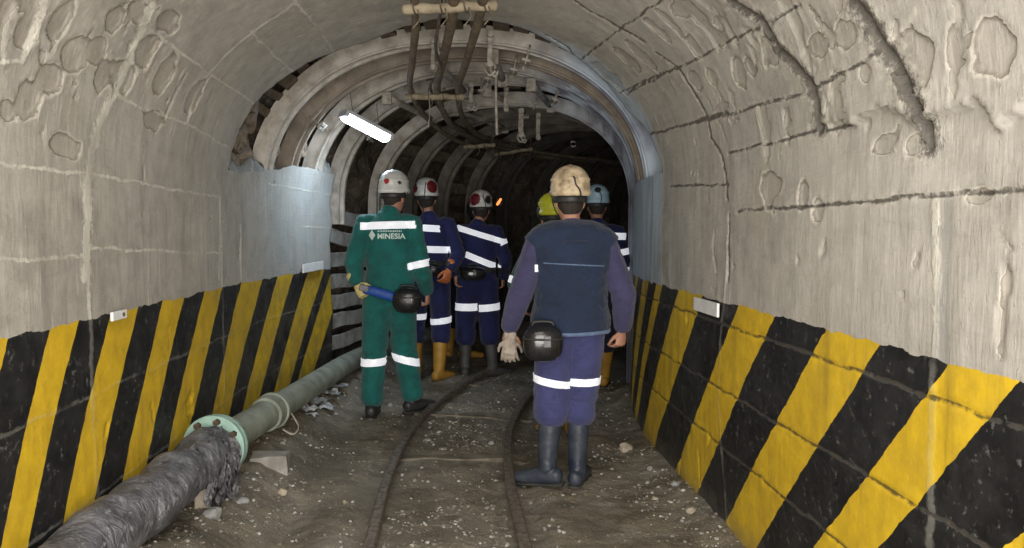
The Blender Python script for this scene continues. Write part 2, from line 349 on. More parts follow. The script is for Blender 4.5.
    low = t.nodes.new('ShaderNodeMapRange'); low.inputs[1].default_value = .16; low.inputs[2].default_value = -.02; N.L(N.math('ADD', h, N.math('MULTIPLY', N.math('SUBTRACT', mid, .5), .25)), low.inputs[0])
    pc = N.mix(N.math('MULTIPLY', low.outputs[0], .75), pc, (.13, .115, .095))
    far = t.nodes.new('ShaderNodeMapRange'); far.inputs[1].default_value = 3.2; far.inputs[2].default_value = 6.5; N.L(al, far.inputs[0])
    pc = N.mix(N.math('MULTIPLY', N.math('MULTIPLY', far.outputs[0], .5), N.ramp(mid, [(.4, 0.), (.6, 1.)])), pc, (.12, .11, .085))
    c = N.mix(N.math('MULTIPLY', seam, .6), c, (.27, .27, .26))
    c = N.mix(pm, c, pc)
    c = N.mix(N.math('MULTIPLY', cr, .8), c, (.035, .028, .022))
    N.L(c, b.inputs['Base Color'])
    r1 = N.ramp(N.noise(v, 18, 4), [(.35, .42), (.7, .7)])
    rr = N.mix(pm, .88, r1); N.L(rr, b.inputs['Roughness'])
    hs = N.math('ADD', N.math('MULTIPLY', fine, .5), N.math('ADD', N.math('MULTIPLY', trow, .9), N.math('MULTIPLY', streak, 1.4)))
    chip = N.noise(N.mapp(v, (60, 60, 22)), 1, 5, .65); hs = N.math('ADD', hs, N.math('MULTIPLY', N.ramp(chip, [(.60, 0.), (.66, 1.)]), .7)); hs = N.math('ADD', hs, N.math('MULTIPLY', inner, -.9))
    bs = N.math('SUBTRACT', .46, N.math('MULTIPLY', pm, .33)); bp = t.nodes.new('ShaderNodeBump'); bp.inputs['Distance'].default_value = .008; N.L(bs, bp.inputs['Strength']); hs = N.math('ADD', hs, N.math('SUBTRACT', N.math('MULTIPLY', mo, .8), N.math('MULTIPLY', cr, 1.6))); N.L(hs, bp.inputs['Height']); N.L(bp.outputs[0], b.inputs['Normal'])
    return m
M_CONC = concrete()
def tarr(t0, t1, fine0, step): return np.concatenate([np.arange(t0, fine0, .06), np.arange(fine0, t1+1e-6, step)])
def rise_w(W, T): return W+sstep(.9, 1.74, W)*(.15*sstep(4.45, 5.7, T)+.025*fbm(T*6, T*0, o=3, s=63)*sstep(4.4, 4.6, T))
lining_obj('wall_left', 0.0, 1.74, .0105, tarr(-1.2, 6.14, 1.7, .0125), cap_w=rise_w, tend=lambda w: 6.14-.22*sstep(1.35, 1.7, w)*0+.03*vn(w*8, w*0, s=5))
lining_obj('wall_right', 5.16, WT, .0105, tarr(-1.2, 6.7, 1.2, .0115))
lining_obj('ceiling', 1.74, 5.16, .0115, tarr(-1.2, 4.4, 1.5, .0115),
    tend=lambda w: np.interp(w, [1.74, 2.2, 2.5, 2.9, 3.2, 3.4, 3.9, 4.2, 4.45, 4.7, 4.9, 5.16], [4.33, 4.42, 4.54, 4.66, 4.48, 4.42, 4.40, 4.56, 4.68, 4.76, 4.54, 4.38])
    + .05*fbm(w*7, w*0, o=4, s=61)*sstep(2.8, 3.1, w)+.012*fbm(w*20, w*0, o=2, s=62))
# ragged cement ledge on top of the far left wall
def ledge(name, t0, t1, w0, side):
    ts = np.linspace(t0, t1, 150); k = np.linspace(0, 1, 16); T, K = np.meshgrid(ts, k, indexing='ij')
    w0 = np.full_like(T, w0)
    if side < 0: w0 = rise_w(w0, T)
    d0, *_ = lining(w0, T)
    rise = -.05+0*T if side > 0 else .05*fbm(T*5, K*1.5, o=3, s=81)+.06*vn(T*2.3, T*0, s=83)
    u0, z0, nx, nz = prof(w0)
    U = u0+nx*(d0+K*.34+(.03*fbm(T*9, K*5, o=3, s=87)+.02)*sstep(0, .2, K)*(1-K)); H = z0+nz*d0+(rise*1.3+.05)*sstep(0, .07, K)+.03*fbm(T*14, K*6, o=3, s=85)*sstep(0, .1, K)-.06*K
    X, Y = inv_np(U, T)
    o = link(name, grid_mesh(name, np.stack([X.ravel(), Y.ravel(), H.ravel()], 1), len(ts), len(k)), M_ROCKL if side < 0 else M_ROCKL); o['kind'] = 'structure'
def rockmat(name, c1, c2, c3):
    m, t, b = nt(name); N = NB(t); v = N.coord('Object')
    n = N.noise(v, 5, 7, .65, .3); vo = N.voro(v, 7, 'DISTANCE_TO_EDGE')
    c = N.mix(N.ramp(n, [(.35, 0.), (.68, 1.)]), c1, c2); c = N.mix(N.math('MULTIPLY', N.ramp(N.noise(v, 22, 4), [(.55, 0.), (.7, 1.)]), .7), c, c3)
    N.L(c, b.inputs['Base Color']); b.inputs['Roughness'].default_value = .85
    N.L(N.bump(N.math('ADD', N.noise(v, 18, 7, .65), N.ramp(vo, [(0, 0.), (.08, .4)])), .9, .03), b.inputs['Normal']); return m
M_ROCK = rockmat('broken_rock', (.05, .038, .028), (.15, .115, .082), (.24, .19, .14))
M_ROCKN = rockmat('brown_rock', (.12, .09, .062), (.27, .21, .145), (.36, .29, .21))
M_ROCKL = rockmat('dusty_cement_rubble', (.22, .22, .21), (.36, .37, .36), (.46, .50, .50))
ledge('trim_1', 4.36, 6.1, 1.735, -1)
ledge('trim_2', 4.4, 6.6, 5.165, 1)
def rock_shell():
    ws = np.linspace(0, WT, 190); ts = np.concatenate([np.arange(4.36, 9, .035), np.arange(9, 15.5, .09)])
    W, T = np.meshgrid(ws, ts, indexing='ij'); x, z, nx, nz = prof(W)
    bl = vn(W*3.2+.8*vn(W*5, T*5, s=4), T*3.2+.8*vn(W*5, T*5, s=6), s=91)
    d = .23+.07*np.clip(bl*2, -1, 1)+.06*fbm(W*5, T*5, o=4, s=92)
    end = sstep(14.6, 15.4, T)
    X, Y = inv_np(x+nx*d, T); H = z+nz*d
    k = 1-end; cx, cy = inv_np(np.zeros_like(x), T)
    X = cx+(X-cx)*k; Y = cy+(Y-cy)*k; H = 1.2+(H-1.2)*k
    o = link('wall_outer', grid_mesh('wall_outer', np.stack([X.ravel(), Y.ravel(), H.ravel()], 1), *W.shape), M_ROCK); o['kind'] = 'structure'
rock_shell()
# ---------------------------------------------------------------- floor
RAILC = [(-.05, -1.5), (-.05, 1), (-.05, 2.4), (-.055, 3.2), (-.06, 4.0), (0, 4.9), (.15, 5.7), (.33, 6.3), (.6, 7.0), (.98, 7.8), (1.5, 8.6), (2.2, 9.4), (3.1, 10.1), (4.1, 10.7), (5.2, 11.1)]
RC = smooth_path([(x, y, 0) for x, y in RAILC], 16); RCA = np.array([(p.x, p.y) for p in RC])
def rail_off(side):
    T = frames(RC); return [p+Vector((t.y, -t.x, 0))*side for p, t in zip(RC, T)]
def floor_z(X, Y, U):
    n = .022*fbm(X*3, Y*2.2, o=4, s=101)+.009*fbm(X*14, Y*12, o=3, s=102)
    bank = .15*sstep(-.80, -1.18, U)+.05*sstep(1.0, 1.2, U)
    dr = np.full(X.shape, 9.0); sd = np.zeros(X.shape)
    for (ax, ay), (bx, by) in zip(RCA[::4], RCA[4::4]):
        dx, dy = bx-ax, by-ay; L = dx*dx+dy*dy
        k = np.clip(((X-ax)*dx+(Y-ay)*dy)/L, 0, 1); q = np.hypot(ax+k*dx-X, ay+k*dy-Y); dr = np.minimum(dr, q)
    rut = -.018*np.exp(-((dr-.41)/.05)**2)-.012*np.exp(-((dr-.26)/.05)**2)
    gul = -.05*np.exp(-((U+.78+.05*np.sin(Y*2))/.10)**2)*sstep(3.9, 3.4, Y)
    return n*(1+1.2*sstep(-.9, -1.15, U))+bank+rut+gul+.01, dr
def build_floor():
    us = np.arange(-1.62, 1.56, .0125); ts = np.concatenate([np.arange(-1.5, 2.6, .08), np.arange(2.6, 7.2, .0135), np.arange(7.2, 15.4, .06)])
    U, T = np.meshgrid(us, ts, indexing='ij'); X, Y = inv_np(U, T); Z, dr = floor_z(X, Y, U)
    me = grid_mesh('floor', np.stack([X.ravel(), Y.ravel(), Z.ravel()], 1), *U.shape, attrs={'track': dr.ravel(), 'lat': U.ravel()})
    m, t, b = nt('wet_mine_mud'); N = NB(t); v = N.coord('Object')
    n = N.noise(v, 3, 7, .65, .3); c = N.mix(N.ramp(n, [(.35, 0.), (.68, 1.)]), (.125, .108, .080), (.31, .275, .215))
    c = N.mix(N.math('MULTIPLY', N.ramp(N.noise(N.mapp(v, (2, 9, 2)), 1, 6, .7), [(.5, 0.), (.66, 1.)]), .6), c, (.06, .048, .034))
    sp = N.ramp(N.noise(v, 55, 3, .7), [(.62, 0.), (.69, 1.)]); reg = N.ramp(N.noise(v, 3.1, 4), [(.47, 0.), (.62, 1.)])
    trk = t.nodes.new('ShaderNodeMapRange'); trk.inputs[1].default_value = .42; trk.inputs[2].default_value = .2; N.L(N.attr('track'), trk.inputs[0])
    f = N.math('MULTIPLY', sp, N.math('MAXIMUM', reg, N.math('MULTIPLY', trk.outputs[0], .55)))
    c = N.mix(N.math('MULTIPLY', f, .75), c, (.45, .44, .42))
    c = N.mix(N.math('MULTIPLY', reg, .18), c, (.34, .33, .32))
    N.L(c, b.inputs['Base Color']); N.L(N.ramp(N.noise(v, 5, 5), [(.4, .45), (.65, .85)]), b.inputs['Roughness'])
    N.L(N.bump(N.math('ADD', N.noise(v, 28, 8, .7), N.math('MULTIPLY', N.noise(v, 90, 4), .4)), .9, .02), b.inputs['Normal'])
    link('floor', me, m)['kind'] = 'structure'
build_floor()
def fz(x, y):
    if y <= Y0: u = x
    else: u = RB_-math.hypot(x-RB_, y-Y0)
    return float(floor_z(np.array([x]), np.array([y]), np.array([u]))[0][0])
M_RAIL = simple('worn_rail_steel', (.20, .175, .15), (.10, .08, .065), .40, 30, .25, .3, 80, rough2=.7)
M_RUST = simple('rusty_iron', (.13, .085, .05), (.06, .045, .035), .8, 30, .2, .4, 60)
def make_rail(side, label):
    pts = rail_off(side); T = frames(pts)
    prof_ = [(-.035, 0), (.035, 0), (.035, .008), (.006, .014), (.006, .052), (.026, .058), (.026, .080), (.019, .087), (-.019, .087), (-.026, .080), (-.026, .058), (-.006, .052), (-.006, .014), (-.035, .008)]
    bm = bmesh.new(); rings = []
    for p, t in zip(pts, T):
        r = Vector((t.y, -t.x, 0)); z0 = -.022
        rings.append([bm.verts.new(p+r*a+Vector((0, 0, z0+b))) for a, b in prof_])
    for a, b in zip(rings, rings[1:]):
        for k in range(len(prof_)): bm.faces.new((a[k], a[(k+1) % 14], b[(k+1) % 14], b[k]))
    bm.faces.new(rings[0][::-1]); bm.faces.new(rings[-1])
    o = bmobj('track_rail', bm, M_RAIL); tag(o, label, 'rail', 'rails of the narrow mine track'); return o
make_rail(-.33, 'left curved steel rail of the narrow track, nearer the pipe')
make_rail(.33, 'right curved steel rail of the narrow track, running past the beige-helmet worker boots')
M_SLEEP = simple('dusty_timber_sleeper', (.22, .195, .155), (.11, .09, .066), .85, 12, 0, .8, 40)
def at_rail(y):
    for i in range(len(RC)-1):
        if RC[i].y <= y <= RC[i+1].y:
            k = (y-RC[i].y)/(RC[i+1].y-RC[i].y); return RC[i].lerp(RC[i+1], k), (RC[i+1]-RC[i]).normalized()
for y, d in ((2.45, 'just in front of the frame edge'), (3.46, 'nearest the camera'), (4.46, 'second from the camera'), (5.5, 'third from the camera'), (6.5, 'farthest, near the yellow boots')):
    p, t = at_rail(y); bm = bmesh.new(); rot = Matrix.Rotation(math.atan2(t.y, t.x)-math.pi/2, 3, 'Z')
    box(bm, p+Vector((0, 0, -.034)), (.90, .12, .08), rot); bmesh.ops.subdivide_edges(bm, edges=bm.edges[:], cuts=5, use_grid_fill=True)
    for v in bm.verts: v.co += Vector((0, .012, .020))*float(vn(v.co.x*7, v.co.y*7, s=5))
    tag(bmobj('railway_sleeper', bm, M_SLEEP, smooth=False), 'dusty wooden sleeper half buried between the rails, '+d, 'sleeper', 'sleepers under the mine track')
# ---------------------------------------------------------------- steel arches
def ringmat():
    m, t, b = nt('chalky_steel_arch'); N = NB(t); v = N.coord('Object'); c = N.mix(N.ramp(N.noise(v, 9, 5), [(.35, 0.), (.65, 1.)]), (.52, .48, .43), (.28, .25, .21))
    s_ = t.nodes.new('ShaderNodeSeparateXYZ'); N.L(v, s_.inputs[0])
    def rm(x, a, b_):
        q = t.nodes.new('ShaderNodeMapRange'); q.inputs[1].default_value = a; q.inputs[2].default_value = b_; N.L(x, q.inputs[0]); return q.outputs[0]
    st = N.noise(N.mapp(v, (2, 22, 2)), 1, 4); bl = N.mix(N.ramp(st, [(.4, 0.), (.62, 1.)]), (.13, .13, .18), (.44, .52, .62))
    f = N.math('MULTIPLY', rm(N.math('ADD', s_.outputs[0], N.math('MULTIPLY', N.noise(v, 5, 3), .3)), .55, 1.0), rm(s_.outputs[1], 6.9, 6.5)); N.L(N.mix(f, c, bl), b.inputs['Base Color']); b.inputs['Roughness'].default_value = .6
    N.L(N.bump(N.noise(v, 50, 5), .35, .01), b.inputs['Normal']); return m
M_RING = ringmat()
M_RINGD = simple('shade_dimmed_steel_arch', (.20, .18, .155), (.10, .09, .075), .7, 9, .15, .35, 50)  # same arch steel, gloom of the far tunnel put into its colour
M_RINGB = simple('bluish_steel_arch', (.36, .42, .50), (.24, .26, .30), .5, 6, .1, .3, 50)  # bluish variant of the arch colour
RP = [(-.060, 0), (-.056, .02), (-.052, .100), (-.062, .106), (-.062, .118), (-.036, .118), (-.030, .085), (-.020, .075), (.020, .075), (.030, .085), (.036, .118), (.062, .118), (.062, .106), (.052, .100), (.056, .02), (.060, 0)]
def ring(t, w0, w1, off, mat, label, foot=False, name='steel_arch', depth=1.0):
    root_mesh = bmesh.new(); n = 110; rings = []
    ws = np.linspace(w0, w1, n); x, z, nx, nz = prof(ws)
    for i in range(n):
        row = []
        for a, r in RP:
            q = (off-r*depth)
            X, Y = inv(x[i]+nx[i]*q, t+a); row.append(root_mesh.verts.new((X, Y, z[i]+nz[i]*q)))
        rings.append(row)
    m = len(RP)
    for a, b in zip(rings, rings[1:]):
        for k in range(m): root_mesh.faces.new((a[k], a[(k+1) % m], b[(k+1) % m], b[k]))
    root_mesh.faces.new(rings[0][::-1]); root_mesh.faces.new(rings[-1])
    o = bmobj(name, root_mesh, mat, smooth=False)
    tag(o, label, 'steel arch', 'steel support arches of the tunnel'); return o
ARCH = [(5.02, 1.55, 5.30, 'pale steel support arch nearest the camera, right behind the edge of the concrete lining'),
        (5.42, 1.55, 5.30, 'second steel support arch, close behind the nearest one'),
        (5.85, 1.55, 5.30, 'third steel support arch, its left foot by the upper end of the lit tube lamp'),
        (6.33, 1.45, 5.30, 'fourth steel support arch, standing at the end of the left concrete wall'),
        (6.95, 0.02, 6.87, 'fifth steel support arch, its leg rising behind the green suit worker'),
        (7.60, 0.02, 6.87, 'sixth steel support arch, behind the white helmet of the green suit worker'),
        (8.20, 0.02, 6.87, 'seventh steel support arch, above the red and white helmet'),
        (8.80, 0.02, 6.87, 'eighth steel support arch in the dim part of the tunnel'),
        (9.40, 0.02, 6.87, 'ninth steel support arch, fading into the dark'),
        (10.1, 0.02, 6.87, 'tenth steel support arch, deep in the dark bend'),
        (10.8, 0.02, 6.87, 'eleventh steel support arch, barely visible in the dark bend'),
        (11.6, 0.02, 6.87, 'twelfth and farthest steel support arch, in the darkest part of the bend')]
OFFS = [.125, .12, .12, .12]+[.04]*8
M_RINGV = simple('deep_shade_steel_arch', (.07, .06, .05), (.035, .03, .026), .8, 9)  # darkest arch copy, darkness of the bend painted into the steel
M_RINGR = simple('brown_steel_arch', (.32, .27, .22), (.19, .155, .125), .75, 8, .1, .4, 50)
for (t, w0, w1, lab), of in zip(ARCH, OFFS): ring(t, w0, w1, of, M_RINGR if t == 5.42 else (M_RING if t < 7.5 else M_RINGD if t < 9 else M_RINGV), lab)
# timber and slab lagging behind the arches
M_TIM = simple('weathered_timber', (.17, .135, .095), (.075, .055, .04), .85, 14, 0, .7, 50)
M_SLAB = simple('pale_lagging_slab', (.42, .42, .40), (.24, .23, .21), .8, 9, 0, .4, 50)
def plank(name, w, t0, t1, off, wid, thk, mat, label, cat, group, tilt=0.0):
    bm = bmesh.new(); n = 7; rings = []
    for i in range(n):
        k = i/(n-1); t = t0+(t1-t0)*k; ww = w+tilt*(k-.5)+.008*math.sin(k*9+w*20)
        row = []
        for a, r in ((-wid/2, 0), (wid/2, 0), (wid/2, thk), (-wid/2, thk)):
            x, z, nx, nz = prof(np.array([ww+a])); q = off+r
            X, Y = inv(float(x[0]+nx[0]*q), t); row.append(bm.verts.new((X, Y, float(z[0]+nz[0]*q))))
        rings.append(row)
    for a, b in zip(rings, rings[1:]):
        for k in range(4): bm.faces.new((a[k], a[(k+1) % 4], b[(k+1) % 4], b[k]))
    bm.faces.new(rings[0][::-1]); bm.faces.new(rings[-1])
    return tag(bmobj(name, bm, mat, smooth=False, bevel=.006), label, cat, group)
for i, w in enumerate(np.arange(2.15, 2.95, .115)):
    plank('lagging_board', float(w)+random.uniform(-.02, .02), 4.45, 5.4+random.uniform(-.1, .2), .085+random.uniform(0, .05), random.uniform(.05, .10), .03, M_TIM, 'short dark timber lagging board in the gap above the nearest arch, upper left', 'board', 'timber boards above the nearest arch', random.uniform(-.04, .04))
for i, w in enumerate(np.arange(3.05, 4.5, .14)):
    plank('lagging_board', float(w), 4.5, 6.9, .085+random.uniform(0, .03), .10, .03, M_TIM, 'dark timber roof board lying across the tops of the arches', 'board', 'timber roof boards over the arches', random.uniform(-.05, .05))
hs = [.16, .38, .57, .74, .93, 1.12, 1.31, 1.5]
for i, h in enumerate(hs):
    plank('lagging_slab', h, 6.2, 6.98, .05+random.uniform(0, .03), .13, .035, M_SLAB, 'pale horizontal lagging slab behind the arch leg, left of the green suit worker', 'slab', 'lagging slabs left of the green suit worker', random.uniform(-.10, .02))
for j, (ta, tb, cc) in enumerate(((7.0, 7.62, 'behind the green suit worker'), (7.65, 8.22, 'between the sixth and seventh arches'), (8.25, 8.85, 'in the dim tunnel'))):
    for h in np.arange(.25, 3.6, .33):
        plank('lagging_board', float(h), ta, tb, .06+random.uniform(0, .03), .12, .03, M_TIM, 'dark timber lagging board between arches '+cc, 'board', 'timber lagging boards '+cc, random.uniform(-.08, .08))
# rock lumps packed behind the nearest arch
def rockmesh(r, seed, sq=(1, 1, .7), sub=3, rough=.35):
    bm = bmesh.new(); bmesh.ops.create_icosphere(bm, subdivisions=sub, radius=1)
    V = np.array([v.co[:] for v in bm.verts]); n = fbm(V[:, 0]*1.3+seed*5.1, V[:, 1]*1.3, V[:, 2]*1.3, 4, seed)
    pl = np.zeros(len(V)); rs = np.random.RandomState(seed)
    k = 1+rough*n
    for _ in range(7):
        d = rs.normal(size=3); d /= np.linalg.norm(d); c = rs.uniform(.55, .85); q = V@d*k; k = np.where(q > c, k*c/np.maximum(q, 1e-6), k)
    for v, kk in zip(bm.verts, k): v.co = Vector((v.co.x*sq[0], v.co.y*sq[1], v.co.z*sq[2]))*(float(kk)*r)
    return bm
M_STONE = simple('brown_stone', (.22, .185, .14), (.12, .098, .072), .85, 7, 0, .6, 30)
M_STONEL = simple('pale_stone', (.46, .40, .32), (.30, .26, .20), .85, 9, 0, .5, 30)
M_STONEG = simple('grey_stone', (.34, .34, .34), (.20, .20, .20), .85, 9, 0, .5, 30)
LUMP = [(1.80, 4.62, .15, .9), (1.86, 4.80, .13, .5), (1.97, 4.60, .14, 1.), (2.10, 4.70, .12, .8), (2.19, 4.58, .10, .9), (1.83, 5.22, .13, .8), (1.85, 5.62, .12, .8), (1.98, 5.22, .12, .8), (1.84, 6.08, .11, .8), (2.02, 5.63, .12, .8)]
for i, (w, t, r, sq) in enumerate(LUMP):
    x, z, nx, nz = prof(np.array([w])); q = .13; X, Y = inv(float(x[0]+nx[0]*q), t)
    bm = rockmesh(r, 20+i, (.55, 1.25, 1.0), 5, .55)
    for v in bm.verts:
        p = v.co*22; v.co += v.co.normalized()*.010*float(vn(p.x, p.y, p.z, 3))+v.co.normalized()*.02*float(vn(p.x*.35, p.y*.35, p.z*.35, 5))
    o = bmobj('packed_rock', bm, M_ROCKN, smooth=False); o.location = (X, Y, float(z[0]+nz[0]*q)); o.rotation_euler = (i*.4, math.atan2(float(-nz[0]), float(-nx[0]))*.3, 0)
    tag(o, 'brown rock lump packed behind the steel arches above the left wall', 'rock', 'rock lumps behind the left arches')
# ---------------------------------------------------------------- roof services
M_HOSE = simple('muddy_brown_pipe', (.20, .155, .105), (.10, .075, .05), .75, 14, 0, .5, 60)
M_WOOD = simple('pale_raw_timber_bar', (.33, .275, .19), (.19, .155, .105), .8, 16, 0, .5, 60)
M_WIRE = simple('dull_wire', (.12, .10, .08), (.06, .05, .04), .7)
M_IRON = simple('pale_dusty_iron', (.42, .39, .34), (.22, .19, .16), .7, 20, .2, .4, 60)
def V(px, py, Y): return P(px, py, Y)
services = [
 ('left', [(-.20, -1.2, 2.42), (-.20, 2.0, 2.43), (-.205, 3.45, 2.42), (-.283, 4.5, 2.42), (-.365, 5.6, 2.42), (-.25, 6.6, 2.34), (.02, 7.7, 2.30), (.45, 8.9, 2.36), (1.1, 10.1, 2.38), (2.2, 11.2, 2.4)], .021, 'brown pipe under the roof, leftmost of the three hung on the timber bars'),
 ('mid', [(-.01, -1.2, 2.42), (-.015, 2.0, 2.43), (-.03, 3.45, 2.42), (-.098, 4.5, 2.42), (-.168, 5.6, 2.42), (-.08, 6.6, 2.33), (.13, 7.7, 2.35), (.53, 8.9, 2.38), (1.2, 10.0, 2.38), (2.3, 11.0, 2.4)], .026, 'brown pipe under the roof, middle one of the three hung on the timber bars'),
 ('right', [(.13, -1.2, 2.42), (.12, 2.0, 2.43), (.10, 3.45, 2.42), (.044, 4.5, 2.42), (-.015, 5.6, 2.42), (.04, 6.6, 2.36), (.22, 7.7, 2.37), (.60, 8.9, 2.40), (1.3, 9.9, 2.40), (2.4, 10.9, 2.4)], .024, 'brown pipe under the roof, rightmost of the three hung on the timber bars')]
for nm, pts, r, lab in services:
    tag(tubeobj('service_pipe', pts, r, M_HOSE, n=10, sub=8, jit=.05), lab, 'pipe', 'brown pipes under the roof')
tag(tubeobj('cable', [(-.08, -1.2, 2.46), (-.075, 2, 2.45), (-.085, 3.4, 2.44), (-.13, 4.0, 2.36), (-.12, 4.8, 2.41), (-.22, 5.6, 2.45), (-.1, 6.8, 2.4), (.3, 8.2, 2.42), (1.2, 9.8, 2.44)], .009, M_WIRE, n=6, sub=6), 'thin dark cable running beside the middle roof pipe', 'cable')
def bar(a, b, r, lab, bits=True):
    a, b = Vector(a), Vector(b); bm = bmesh.new(); loft(bm, [(a.lerp(b, k/6)+Vector((0, 0, .004*math.sin(k*2))), r*(1+.12*math.sin(k*2.3)), r) for k in range(7)], n=10, ref=Vector((0, 0, 1)))
    o = bmobj('timber_bar', bm, M_WOOD, smooth=True); tag(o, lab, 'bar', 'timber bars carrying the roof pipes')
    for k in range(4):
        c = a.lerp(b, (.12, .42, .68, .9)[k])
        pts = [c+Vector((.012*math.cos(q)*1.0, (r+.03)*math.cos(q), (r+.022)*math.sin(q)+.02)) for q in np.linspace(0, 6.28, 9)]
        tubeobj('wire_tie', pts, .0035, M_WIRE, o, n=5, sub=2)
        tubeobj('straw_end', [c+Vector((.01, -r, -.01)), c+Vector((.02, -r-.03, -.06)), c+Vector((-.01, -r-.03, -.10))], .003, M_WOOD, o, n=4, sub=2)
    return o
bar((-.25, 3.43, 2.39), (.16, 3.43, 2.41), .024, 'pale timber cross bar nearest the camera, under the roof pipes')
bar((-.40, 5.58, 2.385), (.02, 5.58, 2.385), .023, 'second timber cross bar under the roof pipes, hung below the nearest arch')
bar((.05, 7.75, 2.26), (.36, 7.8, 2.29), .022, 'third timber cross bar, where the roof pipes bunch together')
bar((.42, 8.9, 2.30), (.85, 8.8, 2.36), .022, 'farthest timber cross bar, in the dark above the beige helmet')
# suspension hangers for the bars: wire up to roof
for x, y, z0, z1 in ((-.22, 3.43, 2.41, 2.58), (.13, 3.43, 2.41, 2.60), (-.38, 5.58, 2.4, 2.5), (0, 5.58, 2.4, 2.56), (.07, 7.75, 2.28, 2.55), (.34, 7.8, 2.3, 2.56), (.45, 8.9, 2.3, 2.5), (.83, 8.8, 2.36, 2.55)):
    tag(tubeobj('hanger_wire', [(x, y, z0), (x+.005, y, (z0+z1)/2), (x, y, z1)], .005, M_WIRE, n=5, sub=2), 'short wire holding a timber bar up to the roof', 'wire', 'wires holding the timber bars')
# clamp plates and shackles hanging from the arches
def hanger(px, py0, py1, Y, w, lab, kind='strap'):
    a = P(px, py0, Y); b = P(px, py1, Y); h = (a-b).length; bm = bmesh.new(); W = w/ (F/Y)
    c = (a+b)/2
    box(bm, c, (W, .012, h)); bmesh.ops.subdivide_edges(bm, edges=bm.edges[:], cuts=2, use_grid_fill=True)
    for v in bm.verts: v.co.x += .15*W*math.sin(v.co.z*40)
    o = bmobj('hanger_strap', bm, M_IRON, bevel=.003); tag(o, lab, 'hanger', None)
    for k, zz in enumerate((a.z-.03, b.z+.02)):
        b2 = bmesh.new(); bmesh.ops.create_cone(b2, cap_ends=True, segments=6, radius1=W*.55+.006, radius2=W*.55+.004, depth=.03, matrix=Matrix.Translation((c.x, c.y-.018, zz)) @ Matrix.Rotation(math.pi/2, 4, 'X')); bmobj('bolt', b2, M_IRON, o)
    if kind == 'hook':
        tubeobj('hook', [b+Vector((0, 0, .02)), b+Vector((.01, -.01, -.03)), b+Vector((.035, -.01, -.055)), b+Vector((.05, -.01, -.02))], .008, M_IRON, o, n=6, sub=4)
        tubeobj('shackle', [b+Vector((-.02, 0, .03)), b+Vector((-.035, -.02, -.01)), b+Vector((0, -.02, -.05)), b+Vector((.035, -.02, -.01)), b+Vector((.02, 0, .03))], .009, M_IRON, o, n=6, sub=4)
    return o
hanger(490, 30, 68, 4.75, 5, 'pale iron strap with shackle hanging from the roof right of the three pipes', 'hook')
hanger(433, 37, 71, 4.85, 4, 'narrow pale iron strap between the left and middle roof pipes')
hanger(471, 82, 104, 6.1, 4, 'bright bracket right of the second timber bar', 'hook')
hanger(506, 86, 112, 6.4, 4, 'iron bracket hanging from the arch right of the long tie rod')
hanger(521, 108, 137, 6.9, 5, 'iron clamp hanging from the fifth arch, left of two', 'hook')
hanger(538, 113, 140, 7.1, 4, 'iron clamp hanging from the fifth arch, right of two')
hanger(573, 141, 147, 7.6, 4, 'small pale clamp high in the dark above the beige helmet', None)
tag(tubeobj('tie_rod', [P(496, 72, 5.2), P(496, 100, 5.2), P(497, 135, 5.2)], .010, M_IRON, n=8, sub=3), 'long pale rod hanging straight down from the nearest arch', 'rod')
tag(tubeobj('string', [P(429, 98, 5.5), P(430, 112, 5.5), P(428, 128, 5.5)], .0035, M_IRON, n=5, sub=3), 'thin pale string dangling from the second timber bar', 'string')
for k, (a, b, lab) in enumerate((((-.55, 6.33, 2.52), (.9, 6.40, 2.50), 'horizontal spreader tube across the fourth arch'), ((-.1, 6.95, 2.50), (1.15, 6.9, 2.46), 'horizontal spreader tube across the fifth arch'))):
    pass
def stretch(p, q, lab):
    p, q = Vector(p), Vector(q); o = tag(tubeobj('spacer_bar', [p, p.lerp(q, .5), q], .026, M_RING, n=10, sub=2), lab, 'bar', 'spacer bars between the arches')
    for c in (p, q):
        bm = bmesh.new(); box(bm, c+Vector((0, 0, -.01)), (.075, .045, .10)); bmobj('bracket', bm, M_IRON, o, bevel=.006)
for (w, a, b, lab) in ((3.72, 5.05, 5.85, 'spacer bar joining the two nearest arches right of the roof pipes'), (3.30, 5.42, 6.33, 'spacer bar joining arches over the second timber bar'), (3.95, 5.85, 6.95, 'spacer bar joining arches above the beige helmet'), (2.75, 5.85, 6.95, 'spacer bar joining arches beside the tube lamp'), (3.5, 6.33, 7.6, 'spacer bar joining the fourth to sixth arches'), (3.0, 6.95, 8.2, 'spacer bar joining the fifth to seventh arches')):
    x, z, nx, nz = prof(np.array([w])); q = -.045
    A = inv(float(x[0]+nx[0]*q), a); B = inv(float(x[0]+nx[0]*q), b); zz = float(z[0]+nz[0]*q); stretch((A[0], A[1], zz), (B[0], B[1], zz), lab)
